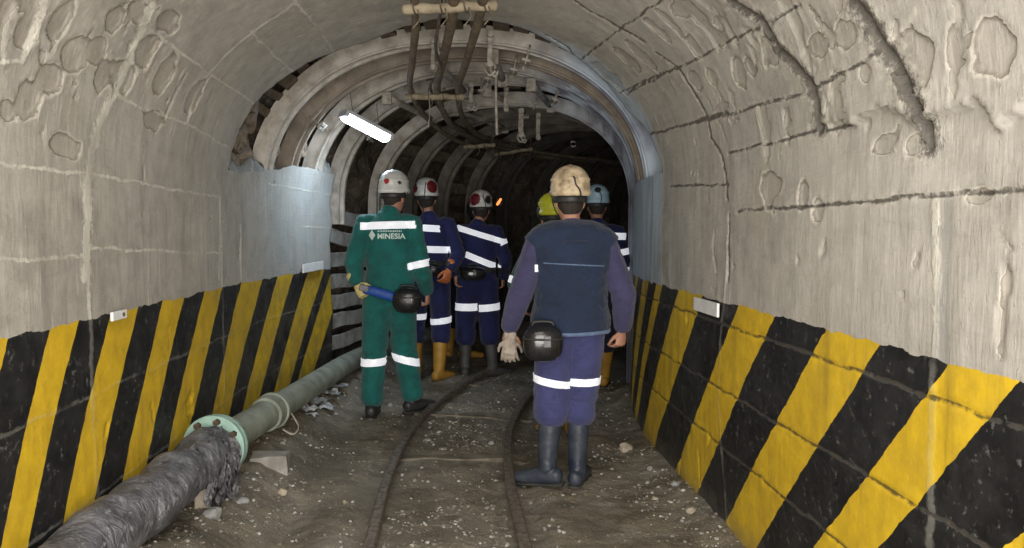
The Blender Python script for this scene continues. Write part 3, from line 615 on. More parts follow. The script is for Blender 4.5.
for (t, w, lab) in ((5.02, 3.35, 'clamp on the crown of the nearest arch, behind the middle pipe'), (5.02, 3.95, 'clamp on the crown of the nearest arch, right side'), (5.42, 3.85, 'clamp on the crown of the second arch'), (5.85, 3.6, 'clamp on the crown of the third arch'), (6.33, 4.1, 'clamp on the crown of the fourth arch'), (6.33, 3.45, 'clamp on the fourth arch by the spacer bar'), (6.95, 3.8, 'clamp on the crown of the fifth arch'), (5.42, 2.25, 'clamp on the left shoulder of the second arch'), (6.33, 2.3, 'clamp on the left shoulder of the fourth arch, below the tube lamp')):
    x, z, nx, nz = prof(np.array([w])); q = -.03; X, Y = inv(float(x[0]+nx[0]*q), t); root = empty('arch_clamp', (X, Y, float(z[0]+nz[0]*q))); tag(root, lab, 'clamp', 'clamps on the steel arches')
    root.rotation_euler = (0, math.atan2(float(nx[0]), float(nz[0])), 0)
    bm = bmesh.new(); box(bm, (0, 0, -.03), (.06, .17, .018)); bmobj('clamp_plate', bm, M_IRON, root, bevel=.004)
    for s in (-1, 1):
        tubeobj('clamp_bolt', [(0, s*.075, .07), (0, s*.075, 0), (0, s*.075, -.06)], .008, M_IRON, root, n=6, sub=2)
# ---------------------------------------------------------------- tube lamp
mE, tE, bE = nt('lit_lamp_diffuser'); bE.inputs['Base Color'].default_value = (.8, .85, .9, 1); bE.inputs['Emission Color'].default_value = (.80, .92, 1, 1); bE.inputs['Emission Strength'].default_value = 9.0
M_LAMPB = simple('white_lamp_housing', (.55, .58, .6), (.4, .42, .44), .5)
def lamp():
    a = P(344, 114, 5.75); b = P(388, 137, 6.0); c = (a+b)/2; L = (b-a).length
    r = empty('tube_lamp', c); tag(r, 'lit white tube lamp hung tilted on the left side of the arches', 'lamp')
    M = (b-a).normalized().to_track_quat('X', 'Z').to_matrix().to_4x4()
    bm = bmesh.new(); n = 12; secs = []
    for x in (-L/2, -L/2+.02, L/2-.02, L/2):
        k = .8 if abs(x) == L/2 else 1
        secs.append([bm.verts.new(M @ Vector((x, (.062)*k*math.cos(q), -.0-.055*k*max(0, math.sin(q))))) for q in np.linspace(0, math.pi, n)])
    for p, q in zip(secs, secs[1:]):
        for i in range(n-1): bm.faces.new((p[i], p[i+1], q[i+1], q[i]))
        bm.faces.new((p[n-1], p[0], q[0], q[n-1]))
    bm.faces.new(secs[0]); bm.faces.new(secs[-1]); bmobj('diffuser', bm, mE, r)
    bm = bmesh.new(); box(bm, M @ Vector((0, 0, .016)), (L*.98, .125, .03), M.to_3x3()); bmobj('housing', bm, M_LAMPB, r, bevel=.006)
    for s in (-1, 1):
        bm = bmesh.new(); box(bm, M @ Vector((s*L*.5, 0, .0)), (.03, .13, .05), M.to_3x3()); bmobj('end_cap', bm, M_LAMPB, r, bevel=.006)
        p = M @ Vector((s*L*.3, 0, .03)); tubeobj('suspension_wire', [p, p+Vector((-.02, 0, .08)), p+Vector((-.03, 0, .2))], .003, M_WIRE, r, n=5, sub=2)
    la = bpy.data.lights.new('lamp_light', 'AREA'); la.shape = 'RECTANGLE'; la.size = L; la.size_y = .08; la.energy = 9; la.color = (.72, .87, 1)
    lo = bpy.data.objects.new('lamp_light', la); COL.objects.link(lo); lo.matrix_world = Matrix.Translation(c+Vector((0, 0, -.065))) @ M
    return c
LAMPC = lamp()
# ---------------------------------------------------------------- water pipe along the left wall
def wrapmat():
    m, t, b = nt('black_plastic_wrapping'); N = NB(t); v = N.coord('Object')
    n = N.noise(v, 9, 6, .65, .5); c = N.mix(N.ramp(n, [(.35, 0.), (.65, 1.)]), (.055, .055, .065), (.20, .20, .225)); c = N.mix(N.ramp(N.noise(v, 30, 4, .7), [(.58, 0.), (.68, .8)]), c, (.40, .40, .43))
    N.L(c, b.inputs['Base Color']); b.inputs['Roughness'].default_value = .38
    N.L(N.bump(N.noise(N.mapp(v, (1, 1.6, 1)), 16, 6, .6, .8), .9, .03), b.inputs['Normal']); return m
M_WRAP = wrapmat()
M_GREENP = simple('grey_green_pipe_paint', (.30, .34, .29), (.19, .20, .165), .55, 8, 0, .25, 60, rough2=.75)
M_FLANGE = simple('turquoise_flange_paint', (.33, .52, .46), (.24, .36, .31), .5, 12, 0, .3, 60)
PA, PB_, PC_ = P(88, 556, 2.35), P(214, 447, 3.52), P(350, 362, 6.3)
def water_pipe():
    r = empty('water_pipe', (0, 0, 0)); tag(r, 'large water pipe along the left striped wall, wrapped in black plastic near the camera', 'pipe')
    bm = bmesh.new(); A = PA+(PA-PB_)*1.6; pts = smooth_path([A, PA+Vector((-.03, 0, 0)), PA.lerp(PB_, .5), PB_], 22); secs = []
    for i, p in enumerate(pts): secs.append((p+Vector((.008*math.sin(i*.5), 0, .006*math.cos(i*.4))), (.112-.012*min(1, i/44))+.008+.010*math.sin(i*.55)+.006*random.uniform(-1, 1), .112+.008*math.sin(i*.55+1)+.006*random.uniform(-1, 1)))
    loft(bm, secs, n=64, ref=Vector((0, 0, 1)), rnd=False)
    for v in bm.verts:
        q = float(fbm(np.array([v.co.x*7]), np.array([v.co.y*5+v.co.z*4]), np.array([v.co.z*7]), 3, 7)[0]); v.co += Vector((q*.012, 0, q*.016))
    bmobj('plastic_wrap', bm, M_WRAP, r, smooth=True)
    d = (PC_-PB_).normalized()
    ext = PC_+Vector((.20, 1.0, -.03)); ext2 = ext+Vector((.45, 1.2, -.02))
    tubeobj('pipe_run', [PB_, PB_.lerp(PC_, .5), PC_, ext, ext2], .083, M_GREENP, r, n=32, sub=8)
    Mq = d.to_track_quat('Z', 'Y').to_matrix().to_4x4()
    for k, (o_, rad, th) in enumerate(((0, .155, .028), (.045, .150, .026))):
        bm = bmesh.new(); bmesh.ops.create_cone(bm, cap_ends=True, segments=40, radius1=rad, radius2=rad, depth=th, matrix=Matrix.Translation(PB_+d*o_) @ Mq); fl = bmobj('flange', bm, M_FLANGE, r, bevel=.005)
        if k == 0:
            for q in range(8):
                a = q*math.pi/4+.2; bm = bmesh.new(); bmesh.ops.create_cone(bm, cap_ends=True, segments=6, radius1=.016, radius2=.016, depth=.12, matrix=Matrix.Translation(PB_+d*.02) @ Mq @ Matrix.Translation((.128*math.cos(a), .128*math.sin(a), 0))); bmobj('bolt', bm, M_RUST, fl)
    c = PB_.lerp(PC_, .27)
    for k, (o_, rad, th) in enumerate(((0, .100, .10), (.075, .108, .03))):
        bm = bmesh.new(); bmesh.ops.create_cone(bm, cap_ends=True, segments=36, radius1=rad, radius2=rad, depth=th, matrix=Matrix.Translation(c+d*o_) @ Mq); bmobj('coupling_sleeve', bm, M_GREENP, r, bevel=.006)
    tubeobj('binding_wire', [c+Vector((.11, .1, -.02)), c+Vector((.16, .08, -.10)), c+Vector((.14, .02, -.13)), c+Vector((.08, .02, -.1))], .006, M_IRON, r, n=5)
    # torn plastic hanging at the joint
    def flap(pts, wid, label=None):
        bm = bmesh.new(); pp = smooth_path(pts, 6); rows = []
        for i, p in enumerate(pp):
            k = i/(len(pp)-1); w = wid*(1-.55*k); rows.append([bm.verts.new(p+Vector((.25*w*s, w*s, .02*math.sin(s*9+i)))+Vector((.012*math.sin(s*14+i*1.3), 0, 0))) for s in np.linspace(-.5, .5, 9)])
        for a, b in zip(rows, rows[1:]):
            for i in range(8): bm.faces.new((a[i], a[i+1], b[i+1], b[i]))
        bmobj('torn_plastic', bm, M_WRAP, r, smooth=True)
    e = PB_-d*.06
    flap([e+Vector((.05, -.02, .10)), e+Vector((.125, -.03, .0)), e+Vector((.12, -.03, -.13)), e+Vector((.13, -.05, -.22))], .14)
    flap([e+Vector((.06, -.12, .09)), e+Vector((.12, -.14, -.02)), e+Vector((.115, -.15, -.14)), e+Vector((.10, -.17, -.19))], .12)
    flap([e+Vector((.02, -.28, .10)), e+Vector((.10, -.26, -.03)), e+Vector((.09, -.28, -.15))], .12)
water_pipe()
# blocks under and beside the pipe
def block(name, c, s, rz, mat, lab, cat, seed=1, rx=0):
    bm = bmesh.new(); box(bm, (0, 0, 0), s); bmesh.ops.subdivide_edges(bm, edges=bm.edges[:], cuts=3, use_grid_fill=True)
    for v in bm.verts:
        q = v.co*14; v.co += Vector((float(vn(q.x, q.y, q.z, seed)), float(vn(q.x, q.y, q.z, seed+1)), float(vn(q.x, q.y, q.z, seed+2))))*.008
    o = bmobj(name, bm, mat, bevel=.005); o.location = c; o.rotation_euler = (rx, 0, rz); return tag(o, lab, cat)
M_BLK = simple('dirty_concrete_block', (.40, .385, .36), (.24, .225, .20), .85, 9, 0, .5, 40)
block('concrete_block', (-1.04, 3.98, .11), (.20, .13, .12), .1, M_BLK, 'small concrete block lying right behind the turquoise flange', 'block')
block('pipe_support', (PB_.x+.02, 3.3, .13), (.07, .08, .20), .3, M_STONEL, 'pale stub propping the wrapped pipe next to the torn plastic', 'support', 4)
block('pipe_support', (PB_.x-.02, 4.6, .12), (.14, .12, .16), .1, M_BLK, 'hidden grey block propping the green pipe by its coupling', 'support', 8)
block('pipe_support', (P(330,372,6.0).x, 5.75, .10), (.16, .14, .12), .1, M_BLK, 'grey block under the green pipe near the end of the striped wall', 'support', 12)
# wall plates
M_PLATE = simple('white_plate', (.82, .83, .84), (.72, .73, .74), .45)
def plate(a, b, c, d, lab, th=.006):
    """corner world points: top-left, top-right, bottom-right, bottom-left"""
    q = [Vector(v) for v in (a, b, c, d)]; n = (q[1]-q[0]).cross(q[3]-q[0]).normalized(); bm = bmesh.new()
    f = [bm.verts.new(v+n*th) for v in q]; g = [bm.verts.new(v-n*th) for v in q]
    bm.faces.new(f); bm.faces.new(g[::-1])
    for i in range(4): bm.faces.new((f[i], f[(i+1) % 4], g[(i+1) % 4], g[i]))
    o = bmobj('wall_plate', bm, M_PLATE, bevel=.003); tag(o, lab, 'sign'); return o, q, n
x = 1.178
plate((x, 3.70, 1.055), (x, 3.36, 1.055), (x, 3.36, .99), (x, 3.70, .99), 'blank white plate at the top of the stripes on the right wall')
xl = lambda t: inv(-1.325, t)
plate((*xl(5.55), 1.13), (*xl(5.92), 1.14), (*xl(5.92), 1.07), (*xl(5.55), 1.06), 'blank white plate at the far end of the left striped wall')
o, q, n = plate((-1.325, 2.80, 1.075), (-1.325, 2.92, 1.075), (-1.325, 2.92, 1.04), (-1.325, 2.80, 1.04), 'tiny white tag with a dark hole on the near left striped wall')
bm = bmesh.new(); bmesh.ops.create_cone(bm, cap_ends=True, segments=12, radius1=.008, radius2=.008, depth=.02, matrix=Matrix.Translation((-1.325, 2.885, 1.058)) @ Matrix.Rotation(math.pi/2, 4, 'Y')); bmobj('rivet', bm, M_WIRE, o)
# ---------------------------------------------------------------- loose stones
def hit(px, py):
    Y = 2.5
    while Y < 9:
        p = P(px, py, Y)
        if p.z < fz(p.x, p.y): break
        Y += .02
    return p
def stone(px, py, r, mat, lab, seed, sq=(1, 1, .7), name='stone'):
    p = hit(px, py); z = fz(p.x, p.y)
    o = bmobj(name, rockmesh(r, seed, sq), mat, smooth=False); o.location = (p.x, p.y, z+r*sq[2]*.35); o.rotation_euler = (0, 0, seed); tag(o, lab, 'stone'); return o
stone(627, 451, .052, M_STONEL, 'pale beige stone on the floor right of the beige-helmet worker', 41, (1.1, .9, .7))
stone(491, 444, .022, M_STONEG, 'small pale stone between the rails near the right rail', 42)
stone(427, 441, .025, M_STONEG, 'bluish pebble between the rails near the left rail', 43)
stone(690, 512, .030, M_STONEL, 'pale rubble stone at the foot of the right striped wall', 44)
stone(676, 487, .026, M_STONEG, 'grey rubble stone at the foot of the right striped wall', 45)
stone(655, 500, .018, M_STONEL, 'small pale stone out from the right wall foot', 46)
stone(282, 496, .03, M_STONEL, 'pale stone right of the torn plastic', 47)
stone(242, 505, .03, M_STONEG, 'grey stone in the rut below the pipe', 48)
stone(391, 407, .03, M_STONEG, 'small grey stone left of the track by the green suit worker', 49)
stone(345, 505, .018, M_STONEL, 'tiny pale stone left of the left rail', 50)
stone(213, 519, .045, M_STONEG, 'angular grey lump under the wrapped pipe', 51, (1, .8, .9))
stone(650, 470, .02, M_STONEG, 'tiny grey stone beside the wall foot behind the beige stone', 52)
# scraps by the pipe
M_SCR = simple('bluish_plastic_scrap', (.50, .55, .60), (.32, .34, .36), .45, 20)
M_SCRR = simple('red_plastic_scrap', (.50, .12, .10), (.35, .1, .09), .5, 20)
def scrap(px, py, s, mat, lab, seed):
    p = hit(px, py); z = fz(p.x, p.y); bm = bmesh.new(); n = 7; g = [[None]*n for _ in range(n)]
    for i in range(n):
        for j in range(n):
            a, b = (i/(n-1)-.5)*s*1.5, (j/(n-1)-.5)*s; g[i][j] = bm.verts.new((a+.01*float(vn(a*50, b*50, s=seed)), b+.01*float(vn(a*50, b*50, s=seed+4)), .025+.028*float(vn(a*28+3, b*28, s=seed+2))))
    for i in range(n-1):
        for j in range(n-1): bm.faces.new((g[i][j], g[i+1][j], g[i+1][j+1], g[i][j+1]))
    o = bmobj('plastic_scrap', bm, mat, smooth=False); o.location = (p.x, p.y, z+.005); o.rotation_euler = (0, 0, seed*1.3); tag(o, lab, 'scrap', None)
SC = [(303, 412, .13, 'large pale crumpled scrap nearest the camera beside the green pipe'), (318, 404, .12, 'pale crumpled scrap in the middle of the litter beside the green pipe'), (330, 396, .12, 'pale crumpled scrap close to the green pipe'), (338, 390, .11, 'pale crumpled scrap left of the green suit worker foot'), (327, 410, .09, 'small pale scrap on the open floor side of the litter'), (312, 420, .06, 'tiny pale scrap below the litter by the pipe')]
for i, (a, b, s, l) in enumerate(SC): scrap(a, b, s, M_SCR, l, 60+i)
scrap(302, 407, .06, M_SCRR, 'small red plastic scrap beside the green pipe', 77)
# gravel, uncountable
def gravel():
    bm = bmesh.new(); proto = []
    for s in range(5):
        b = rockmesh(1, 80+s, (1, .9, .6), 1, .5); proto.append(([v.co.copy() for v in b.verts], [[v.index for v in f.verts] for f in b.faces])); b.free()
    Vs = []; Fs = []; base = 0
    N = 7000; k = 0; xs = rng.uniform(-1.25, 1.2, N*3); ts = 2.7+(rng.uniform(0, 1, N*3)**1.25)*4.6
    X, Y = inv_np(xs, ts); Zf, dr = floor_z(X, Y, xs)
    dens = .35+.65*(dr < .3)+.5*(xs > .85)+.5*(xs < -.85); dens *= .35+1.2*(fbm(X*2.6, Y*2.6, o=3, s=120) > .02); dens *= (abs(dr-.33) > .045)
    keep = np.where(rng.uniform(0, 1, N*3) < dens*.33)[0]
    for i in keep:
        r = .004+.012*rng.uniform()**3+(.012 if rng.uniform() < .012 else 0)
        v, f = proto[i % 5]; a = rng.uniform(0, 6.28); c, s = math.cos(a)*r, math.sin(a)*r
        Vs += [(X[i]+q.x*c-q.y*s, Y[i]+q.x*s+q.y*c, Zf[i]+q.z*r+r*.2) for q in v]; Fs += [[j+base for j in g] for g in f]; base += len(v)
    me = bpy.data.meshes.new('gravel'); me.from_pydata(Vs, [], Fs); me.update()
    m, t, b = nt('mixed_gravel'); Nn = NB(t); v = Nn.coord('Object')
    Nn.L(Nn.ramp(Nn.noise(v, 16, 2), [(.3, (.10, .085, .065)), (.5, (.22, .20, .17)), (.64, (.46, .45, .43))]), b.inputs['Base Color']); b.inputs['Roughness'].default_value = .8
    tag(link('gravel', me, m, smooth=False), 'loose pale gravel and chips scattered over the muddy floor', 'gravel', kind='stuff')
gravel()
# ---------------------------------------------------------------- light and camera
def light(name, kind, loc, e, col, size=None, rot=None, sy=None):
    l = bpy.data.lights.new(name, kind); l.energy = e; l.color = col
    if kind == 'AREA':
        l.size = size
        if sy: l.shape = 'RECTANGLE'; l.size_y = sy
    elif size: l.shadow_soft_size = size
    o = bpy.data.objects.new(name, l); COL.objects.link(o); o.location = loc
    if rot: o.rotation_euler = rot
    return o
light('added_low_fill_behind_camera', 'AREA', (0, -.2, .5), 24, (1, .96, .9), 1.4, (math.radians(140), 0, 0), 1.0)  # added fill light, unseen, lifts the ceiling
W_ = bpy.data.worlds.new('daylight'); S.world = W_; W_.use_nodes = True; W_.node_tree.nodes['Background'].inputs[0].default_value = (.86, .93, 1, 1); W_.node_tree.nodes['Background'].inputs[1].default_value = .9
light('portal_daylight', 'AREA', (0, -1.1, 1.45), 165, (1, .955, .88), 2.3, (math.radians(90), 0, 0), 2.3)
light('added_top_fill_behind_camera', 'AREA', (0, 1.0, 2.5), 28, (1, .95, .87), 1.2, (0, 0, 0), 1.6)  # added overhead fill light, no fixture here
cam = bpy.data.cameras.new('camera'); co = bpy.data.objects.new('camera', cam); COL.objects.link(co)
cam.sensor_width = 36; cam.lens = 36*F/1024; cam.shift_x = 52/1024; cam.clip_start = .05
co.location = (0, 0, HC); co.rotation_euler = (math.pi/2-PIT, 0, 0); S.camera = co
# ---------------------------------------------------------------- people
def remesh(bm, voxel, smooth=4, name='tmp', decim=None):
    bmesh.ops.recalc_face_normals(bm, faces=bm.faces[:])
    me = bpy.data.meshes.new(name); bm.to_mesh(me); bm.free(); o = bpy.data.objects.new(name, me); COL.objects.link(o)
    m = o.modifiers.new('r', 'REMESH'); m.mode = 'VOXEL'; m.voxel_size = voxel; m.use_smooth_shade = True
    s = o.modifiers.new('s', 'SMOOTH'); s.factor = .5; s.iterations = smooth
    dg = bpy.context.evaluated_depsgraph_get(); dg.update(); r = bpy.data.meshes.new_from_object(o.evaluated_get(dg))
    bpy.data.objects.remove(o); r.name = name; return r
def mesh_np(me):
    a = np.empty(len(me.vertices)*3, np.float32); me.vertices.foreach_get('co', a); n = np.empty_like(a); me.vertices.foreach_get('normal', n)
    return a.reshape(-1, 3).astype(float), n.reshape(-1, 3).astype(float)
def folds(me, amp, seed, joints=()):
    co, n = mesh_np(me); x, y, z = co.T
    f = fbm(x*7+seed, y*7, z*11, 3, seed); r = 1-abs(fbm(x*6+2*f, y*6, z*10+1.5*f, 3, seed+9))*2.4   # ridges
    k = .55*r+.45*f; g = np.full(len(x), .45)
    for (j, rad) in joints: g = g+np.exp(-(((co-np.array(j))**2).sum(1))/(rad*rad))*1.1
    co = co+n*(amp*k*g)[:, None]; me.vertices.foreach_set('co', co.astype(np.float32).ravel()); me.update()
def band(me, name, mat, parent, o, d, hw, c=None, rad=9, off=.005, sel=None):
    """strip of the cloth between two planes, lifted off the surface"""
    bm = bmesh.new(); bm.from_mesh(me); o = Vector(o); d = Vector(d).normalized()
    if c is not None:
        c = Vector(c); bmesh.ops.delete(bm, geom=[f for f in bm.faces if (f.calc_center_median()-c).length > rad], context='FACES')
    for s in (1, -1):
        g = bm.verts[:]+bm.edges[:]+bm.faces[:]
        if g: bmesh.ops.bisect_plane(bm, geom=g, plane_co=o+d*hw*s, plane_no=d*s, clear_outer=True)
    if sel:
        bmesh.ops.delete(bm, geom=[f for f in bm.faces if not sel(f.calc_center_median())], context='FACES')
    bm.normal_update()
    for v in bm.verts: v.co += v.normal*off
    r = bmesh.new() if False else bm
    m2 = bpy.data.meshes.new(name); bm.to_mesh(m2); bm.free()
    return link(name, m2, mat, parent)
def cloth(name, c1, c2, rough=.85, sc=9):
    m, t, b = nt(name); N = NB(t); v = N.coord('Object')
    c = N.mix(N.ramp(N.noise(v, sc, 5, .6), [(.35, 0.), (.7, 1.)]), c1, c2)
    N.L(c, b.inputs['Base Color']); b.inputs['Roughness'].default_value = rough; b.inputs['Sheen Weight'].default_value = .15
    N.L(N.bump(N.math('ADD', N.noise(v, 26, 5, .6, .6), N.math('MULTIPLY', N.noise(v, 260, 2), .15)), .7, .016), b.inputs['Normal']); return m
M_SKIN = simple('skin', (.42, .22, .15), (.34, .17, .11), .55, 12)
M_HAIR = simple('dark_hair', (.018, .013, .010), (.03, .022, .017), .7, 60, 0, .6, 200)
M_TEAL = cloth('green_coverall_cloth', (.001, .125, .115), (.001, .072, .068))
M_DGRN = cloth('dark_green_cloth', (.006, .085, .05), (.004, .05, .03))
M_NAVY = cloth('navy_cloth', (.008, .012, .088), (.004, .007, .046))
M_NAVY2 = cloth('black_navy_cloth', (.008, .009, .035), (.004, .005, .02))
M_VEST = cloth('blue_vest_cloth', (.008, .021, .058), (.005, .013, .038), .85)
M_SHIRT = cloth('violet_navy_shirt_cloth', (.045, .042, .112), (.028, .026, .075))
M_TROU = cloth('violet_blue_trouser_cloth', (.046, .052, .165), (.030, .034, .115))
M_HEM = cloth('faded_blue_hem', (.13, .19, .33), (.09, .14, .25))
def refl():
    m, t, b = nt('reflective_tape'); N = NB(t); v = N.coord('Object')
    N.L(N.mix(N.ramp(N.noise(v, 30, 4), [(.35, 0.), (.7, 1.)]), (.78, .80, .83), (.58, .60, .62)), b.inputs['Base Color'])
    b.inputs['Roughness'].default_value = .35; b.inputs['Emission Color'].default_value = (.9, .92, 1, 1); b.inputs['Emission Strength'].default_value = .42; return m  # faint emission stands in for light thrown back by the tape
M_REFL = refl()
M_BOOTK = simple('scuffed_black_rubber', (.016, .024, .042), (.045, .055, .075), .35, 10, 0, .25, 40, rough2=.6)
M_BOOTG = simple('muddy_grey_rubber', (.085, .085, .085), (.045, .045, .042), .6, 12, 0, .3, 40)
M_BOOTY = simple('yellow_rubber', (.50, .27, .035), (.36, .19, .03), .5, 12, 0, .2, 40)
M_SHOE = simple('black_leather', (.015, .015, .017), (.035, .035, .036), .45, 14, 0, .3, 60)
M_SOLE = simple('dark_sole', (.03, .03, .03), (.05, .045, .04), .8)
M_GLY = simple('pale_yellow_glove', (.62, .52, .18), (.48, .42, .20), .8, 20, 0, .4, 80)
M_GLG = simple('grey_cotton_glove', (.38, .33, .28), (.24, .20, .17), .85, 20, 0, .5, 80)
M_BLK_ = simple('glossy_black_shell', (.010, .010, .012), (.018, .018, .020), .16, 10, 0, .1, 30)
M_BLKM = simple('black_rubber', (.015, .015, .016), (.03, .03, .03), .55)
M_HWHITE = simple('white_helmet_shell', (.70, .71, .70), (.50, .50, .48), .35, 9, 0, .05, 30)
M_HBLUE = simple('pale_blue_helmet_shell', (.42, .60, .72), (.30, .45, .56), .35, 9)
M_HYEL = simple('yellow_helmet_shell', (.62, .66, .03), (.45, .46, .03), .35, 9)
M_HTAN = simple('dirty_beige_helmet_shell', (.62, .50, .34), (.22, .155, .095), .55, 16, 0, .3, 60, lo=.42, hi=.66)
M_RED = simple('red_sticker', (.42, .03, .03), (.28, .02, .025), .4, 20)
M_DRED = simple('dark_red_cup', (.16, .012, .018), (.10, .01, .015), .4, 20)
M_ORG = simple('orange_plastic', (.62, .20, .06), (.45, .13, .05), .45, 20)
M_BLUEB = simple('blue_webbing', (.012, .075, .36), (.010, .05, .26), .6, 30)
M_BUCK = simple('grey_buckle', (.20, .20, .22), (.12, .12, .14), .5, 30)
def hand_tubes(bm, wrist, d, pn, thumb, curl=.5, s=1.0, grip=None):
    """palm + 4 fingers + thumb. d: direction of hand, pn: palm normal (towards which fingers curl), thumb: side vector"""
    d = Vector(d).normalized(); pn = Vector(pn); pn = (pn-d*pn.dot(d)).normalized(); th = d.cross(pn); th = th if th.dot(Vector(thumb)) > 0 else -th
    w = Vector(wrist)
    loft(bm, [(w-d*.03*s, .027*s, .021*s), (w+d*.01*s, .027*s, .019*s), (w+d*.045*s, .040*s, .0165*s), (w+d*.085*s, .042*s, .015*s)], n=16, ref=th)
    L = [.072, .080, .074, .058]
    for i, l in enumerate(L):
        off = (.0315-.021*i)*s; base = w+d*.082*s+th*off; q = base.copy(); a = curl*.5; l *= s; secs = [(base-d*.025*s, .0095*s, .0095*s), (base, .0094*s, .0094*s)]
        dd = (d+th*(.10-.07*i)).normalized()
        for k, fr in enumerate((.45, .32, .23)):
            a += curl*(.45, .6, .4)[k]; v = dd*math.cos(a)+pn*math.sin(a); q = q+v*l*fr; secs.append((q.copy(), (.0088-.0006*k)*s, (.0086-.0007*k)*s))
        loft(bm, secs, n=10, ref=th)
    tb = w+d*.022*s+th*.026*s; t1 = tb+(d*.6+th*.75+pn*.2).normalized()*.036*s; t2 = t1+(d*.85+th*.25+pn*.45).normalized()*.030*s; t3 = t2+(d*.9-th*.05+pn*.5).normalized()*.022*s
    loft(bm, [(tb-d*.01*s-th*.008*s, .0135*s, .0125*s), (tb, .0135*s, .012*s), (t1, .0112*s, .0108*s), (t2, .0100*s, .0095*s), (t3, .0085*s, .0075*s)], n=10, ref=pn)
def head_tubes(bm, c, s=1.0, yaw=0, pitch=0):
    R = Matrix.Rotation(yaw, 3, 'Z') @ Matrix.Rotation(pitch, 3, 'X'); f = lambda x, y, z: Vector(c)+R @ (Vector((x, y, z))*s)
    loft(bm, [(f(0, .012, -.105), .034*s, .036*s), (f(0, .012, -.085), .052*s, .056*s), (f(0, .008, -.05), .064*s, .078*s), (f(0, .0, 0), .073*s, .094*s), (f(0, -.005, .045), .073*s, .096*s), (f(0, -.006, .08), .060*s, .080*s), (f(0, -.006, .10), .038*s, .052*s)], n=24)
    loft(bm, [(f(0, .088, .018), .007*s, .008*s), (f(0, .103, -.012), .010*s, .010*s), (f(0, .106, -.026), .015*s, .010*s)], n=10)             # nose
    loft(bm, [(f(-.02, .080, -.052), .007*s, .006*s), (f(0, .088, -.052), .009*s, .008*s), (f(.02, .080, -.052), .007*s, .006*s)], n=8, ref=Vector((0, 0, 1)))  # lips
    loft(bm, [(f(-.04, .075, .030), .008*s, .007*s), (f(0, .092, .026), .008*s, .008*s), (f(.04, .075, .030), .008*s, .007*s)], n=8, ref=Vector((0, 0, 1)))   # brow
    for q in (-1, 1): loft(bm, [(f(q*.076, -.008, .020), .006*s, .016*s), (f(q*.080, -.010, .0), .007*s, .018*s), (f(q*.075, -.006, -.028), .005*s, .010*s)], n=10)
    return R
def tri(a, b, k): return Vector(a).lerp(Vector(b), k)
DEF = dict(head=(0, .015, 1.60), neck=(0, -.005, 1.475), chest=(0, 0, 1.27), waist=(0, .005, 1.08), pelvis=(0, 0, .93),
           shL=(-.175, -.005, 1.395), shR=(.175, -.005, 1.395), elL=(-.25, -.03, 1.11), elR=(.25, -.03, 1.11), wrL=(-.27, .04, .87), wrR=(.27, .04, .87),
           hipL=(-.09, 0, .90), hipR=(.09, 0, .90), knL=(-.10, .02, .49), knR=(.10, .02, .49), anL=(-.11, -.02, .09), anR=(.11, -.02, .09),
           ftL=(-.15, 1, 0), ftR=(.15, 1, 0), hdL=(0, .15, -1), hdR=(0, .15, -1), pnL=(1, .2, 0), pnR=(-1, .2, 0), thL=(0, 1, 0), thR=(0, 1, 0), curl=.9)
def torso_secs(J, g, k0=0, k1=9, hip=1.0):
    pel, wa, ch, ne = [Vector(J[k]) for k in ('pelvis', 'waist', 'chest', 'neck')]
    sh = (Vector(J['shL'])+Vector(J['shR']))/2
    S_ = [(pel+Vector((0, 0, -.075)), .135, .095), (pel, .162*hip, .112*hip), (tri(pel, wa, .6), .152, .105), (wa, .145, .100), (tri(wa, ch, .5), .155, .106), (ch, .168, .112), (sh+Vector((0, 0, -.05)), .175, .105), (sh+Vector((0, 0, .005)), .145, .085), (sh+Vector((0, 0, .04)), .085, .062), (ne+Vector((0, 0, -.015)), .056, .056)]
    return [(c, a+g, b+g) for c, a, b in S_[k0:k1]]
def arm_secs(J, s, r0, r1, r2, hang=1.0):
    sh, el, wr = [Vector(J[k+s]) for k in ('sh', 'el', 'wr')]
    inn = Vector((-.06 if s == 'R' else .06, 0, .005)); return [(sh+inn, r0*.9, r0), (sh, r0, r0*1.02), (tri(sh, el, .35), r0*.93, r0*.95), (tri(sh, el, .8), r1*1.05, r1*1.05), (el, r1, r1*1.02), (tri(el, wr, .3), r1*.98, r1*.98), (tri(el, wr, .92), r2, r2)]
def leg_secs(J, s, r0, r1, r2, end=1.0):
    hp, kn, an = [Vector(J[k+s]) for k in ('hip', 'kn', 'an')]
    S_ = [(hp+Vector((0, 0, .03)), r0, r0*1.08), (tri(hp, kn, .25), r0*.97, r0*1.03), (tri(hp, kn, .6), (r0*.5+r1*.5), (r0*.5+r1*.5)*1.02), (kn, r1, r1*1.03)]
    ks = [k for k in (.25, .55, .8) if k < end-.05]+[end]
    for k in ks: S_.append((tri(kn, an, k), r1+(r2-r1)*k, (r1+(r2-r1)*k)*1.02))
    return S_
def foot_tubes(bm, an, fd, s=1.0, g=0.0, pitch=0):
    fd = Vector(fd).normalized(); side = fd.cross(Vector((0, 0, 1))).normalized(); R = Matrix.Rotation(pitch, 3, side); f = (R @ fd); up = side.cross(f).normalized(); a = Vector(an)
    h = a-up*.045
    loft(bm, [(h-f*.055*s, .032+g, .036+g), (h, .038+g, .040+g), (h+f*.07*s-up*.004, .043+g, .034+g), (h+f*.13*s-up*.012, .047+g, .026+g), (h+f*.175*s-up*.016, .040+g, .021+g)], n=18, ref=side)
    loft(bm, [(a+Vector((0, 0, .03)), .034+g, .036+g), (a-up*.03, .036+g, .040+g)], n=16, ref=side)
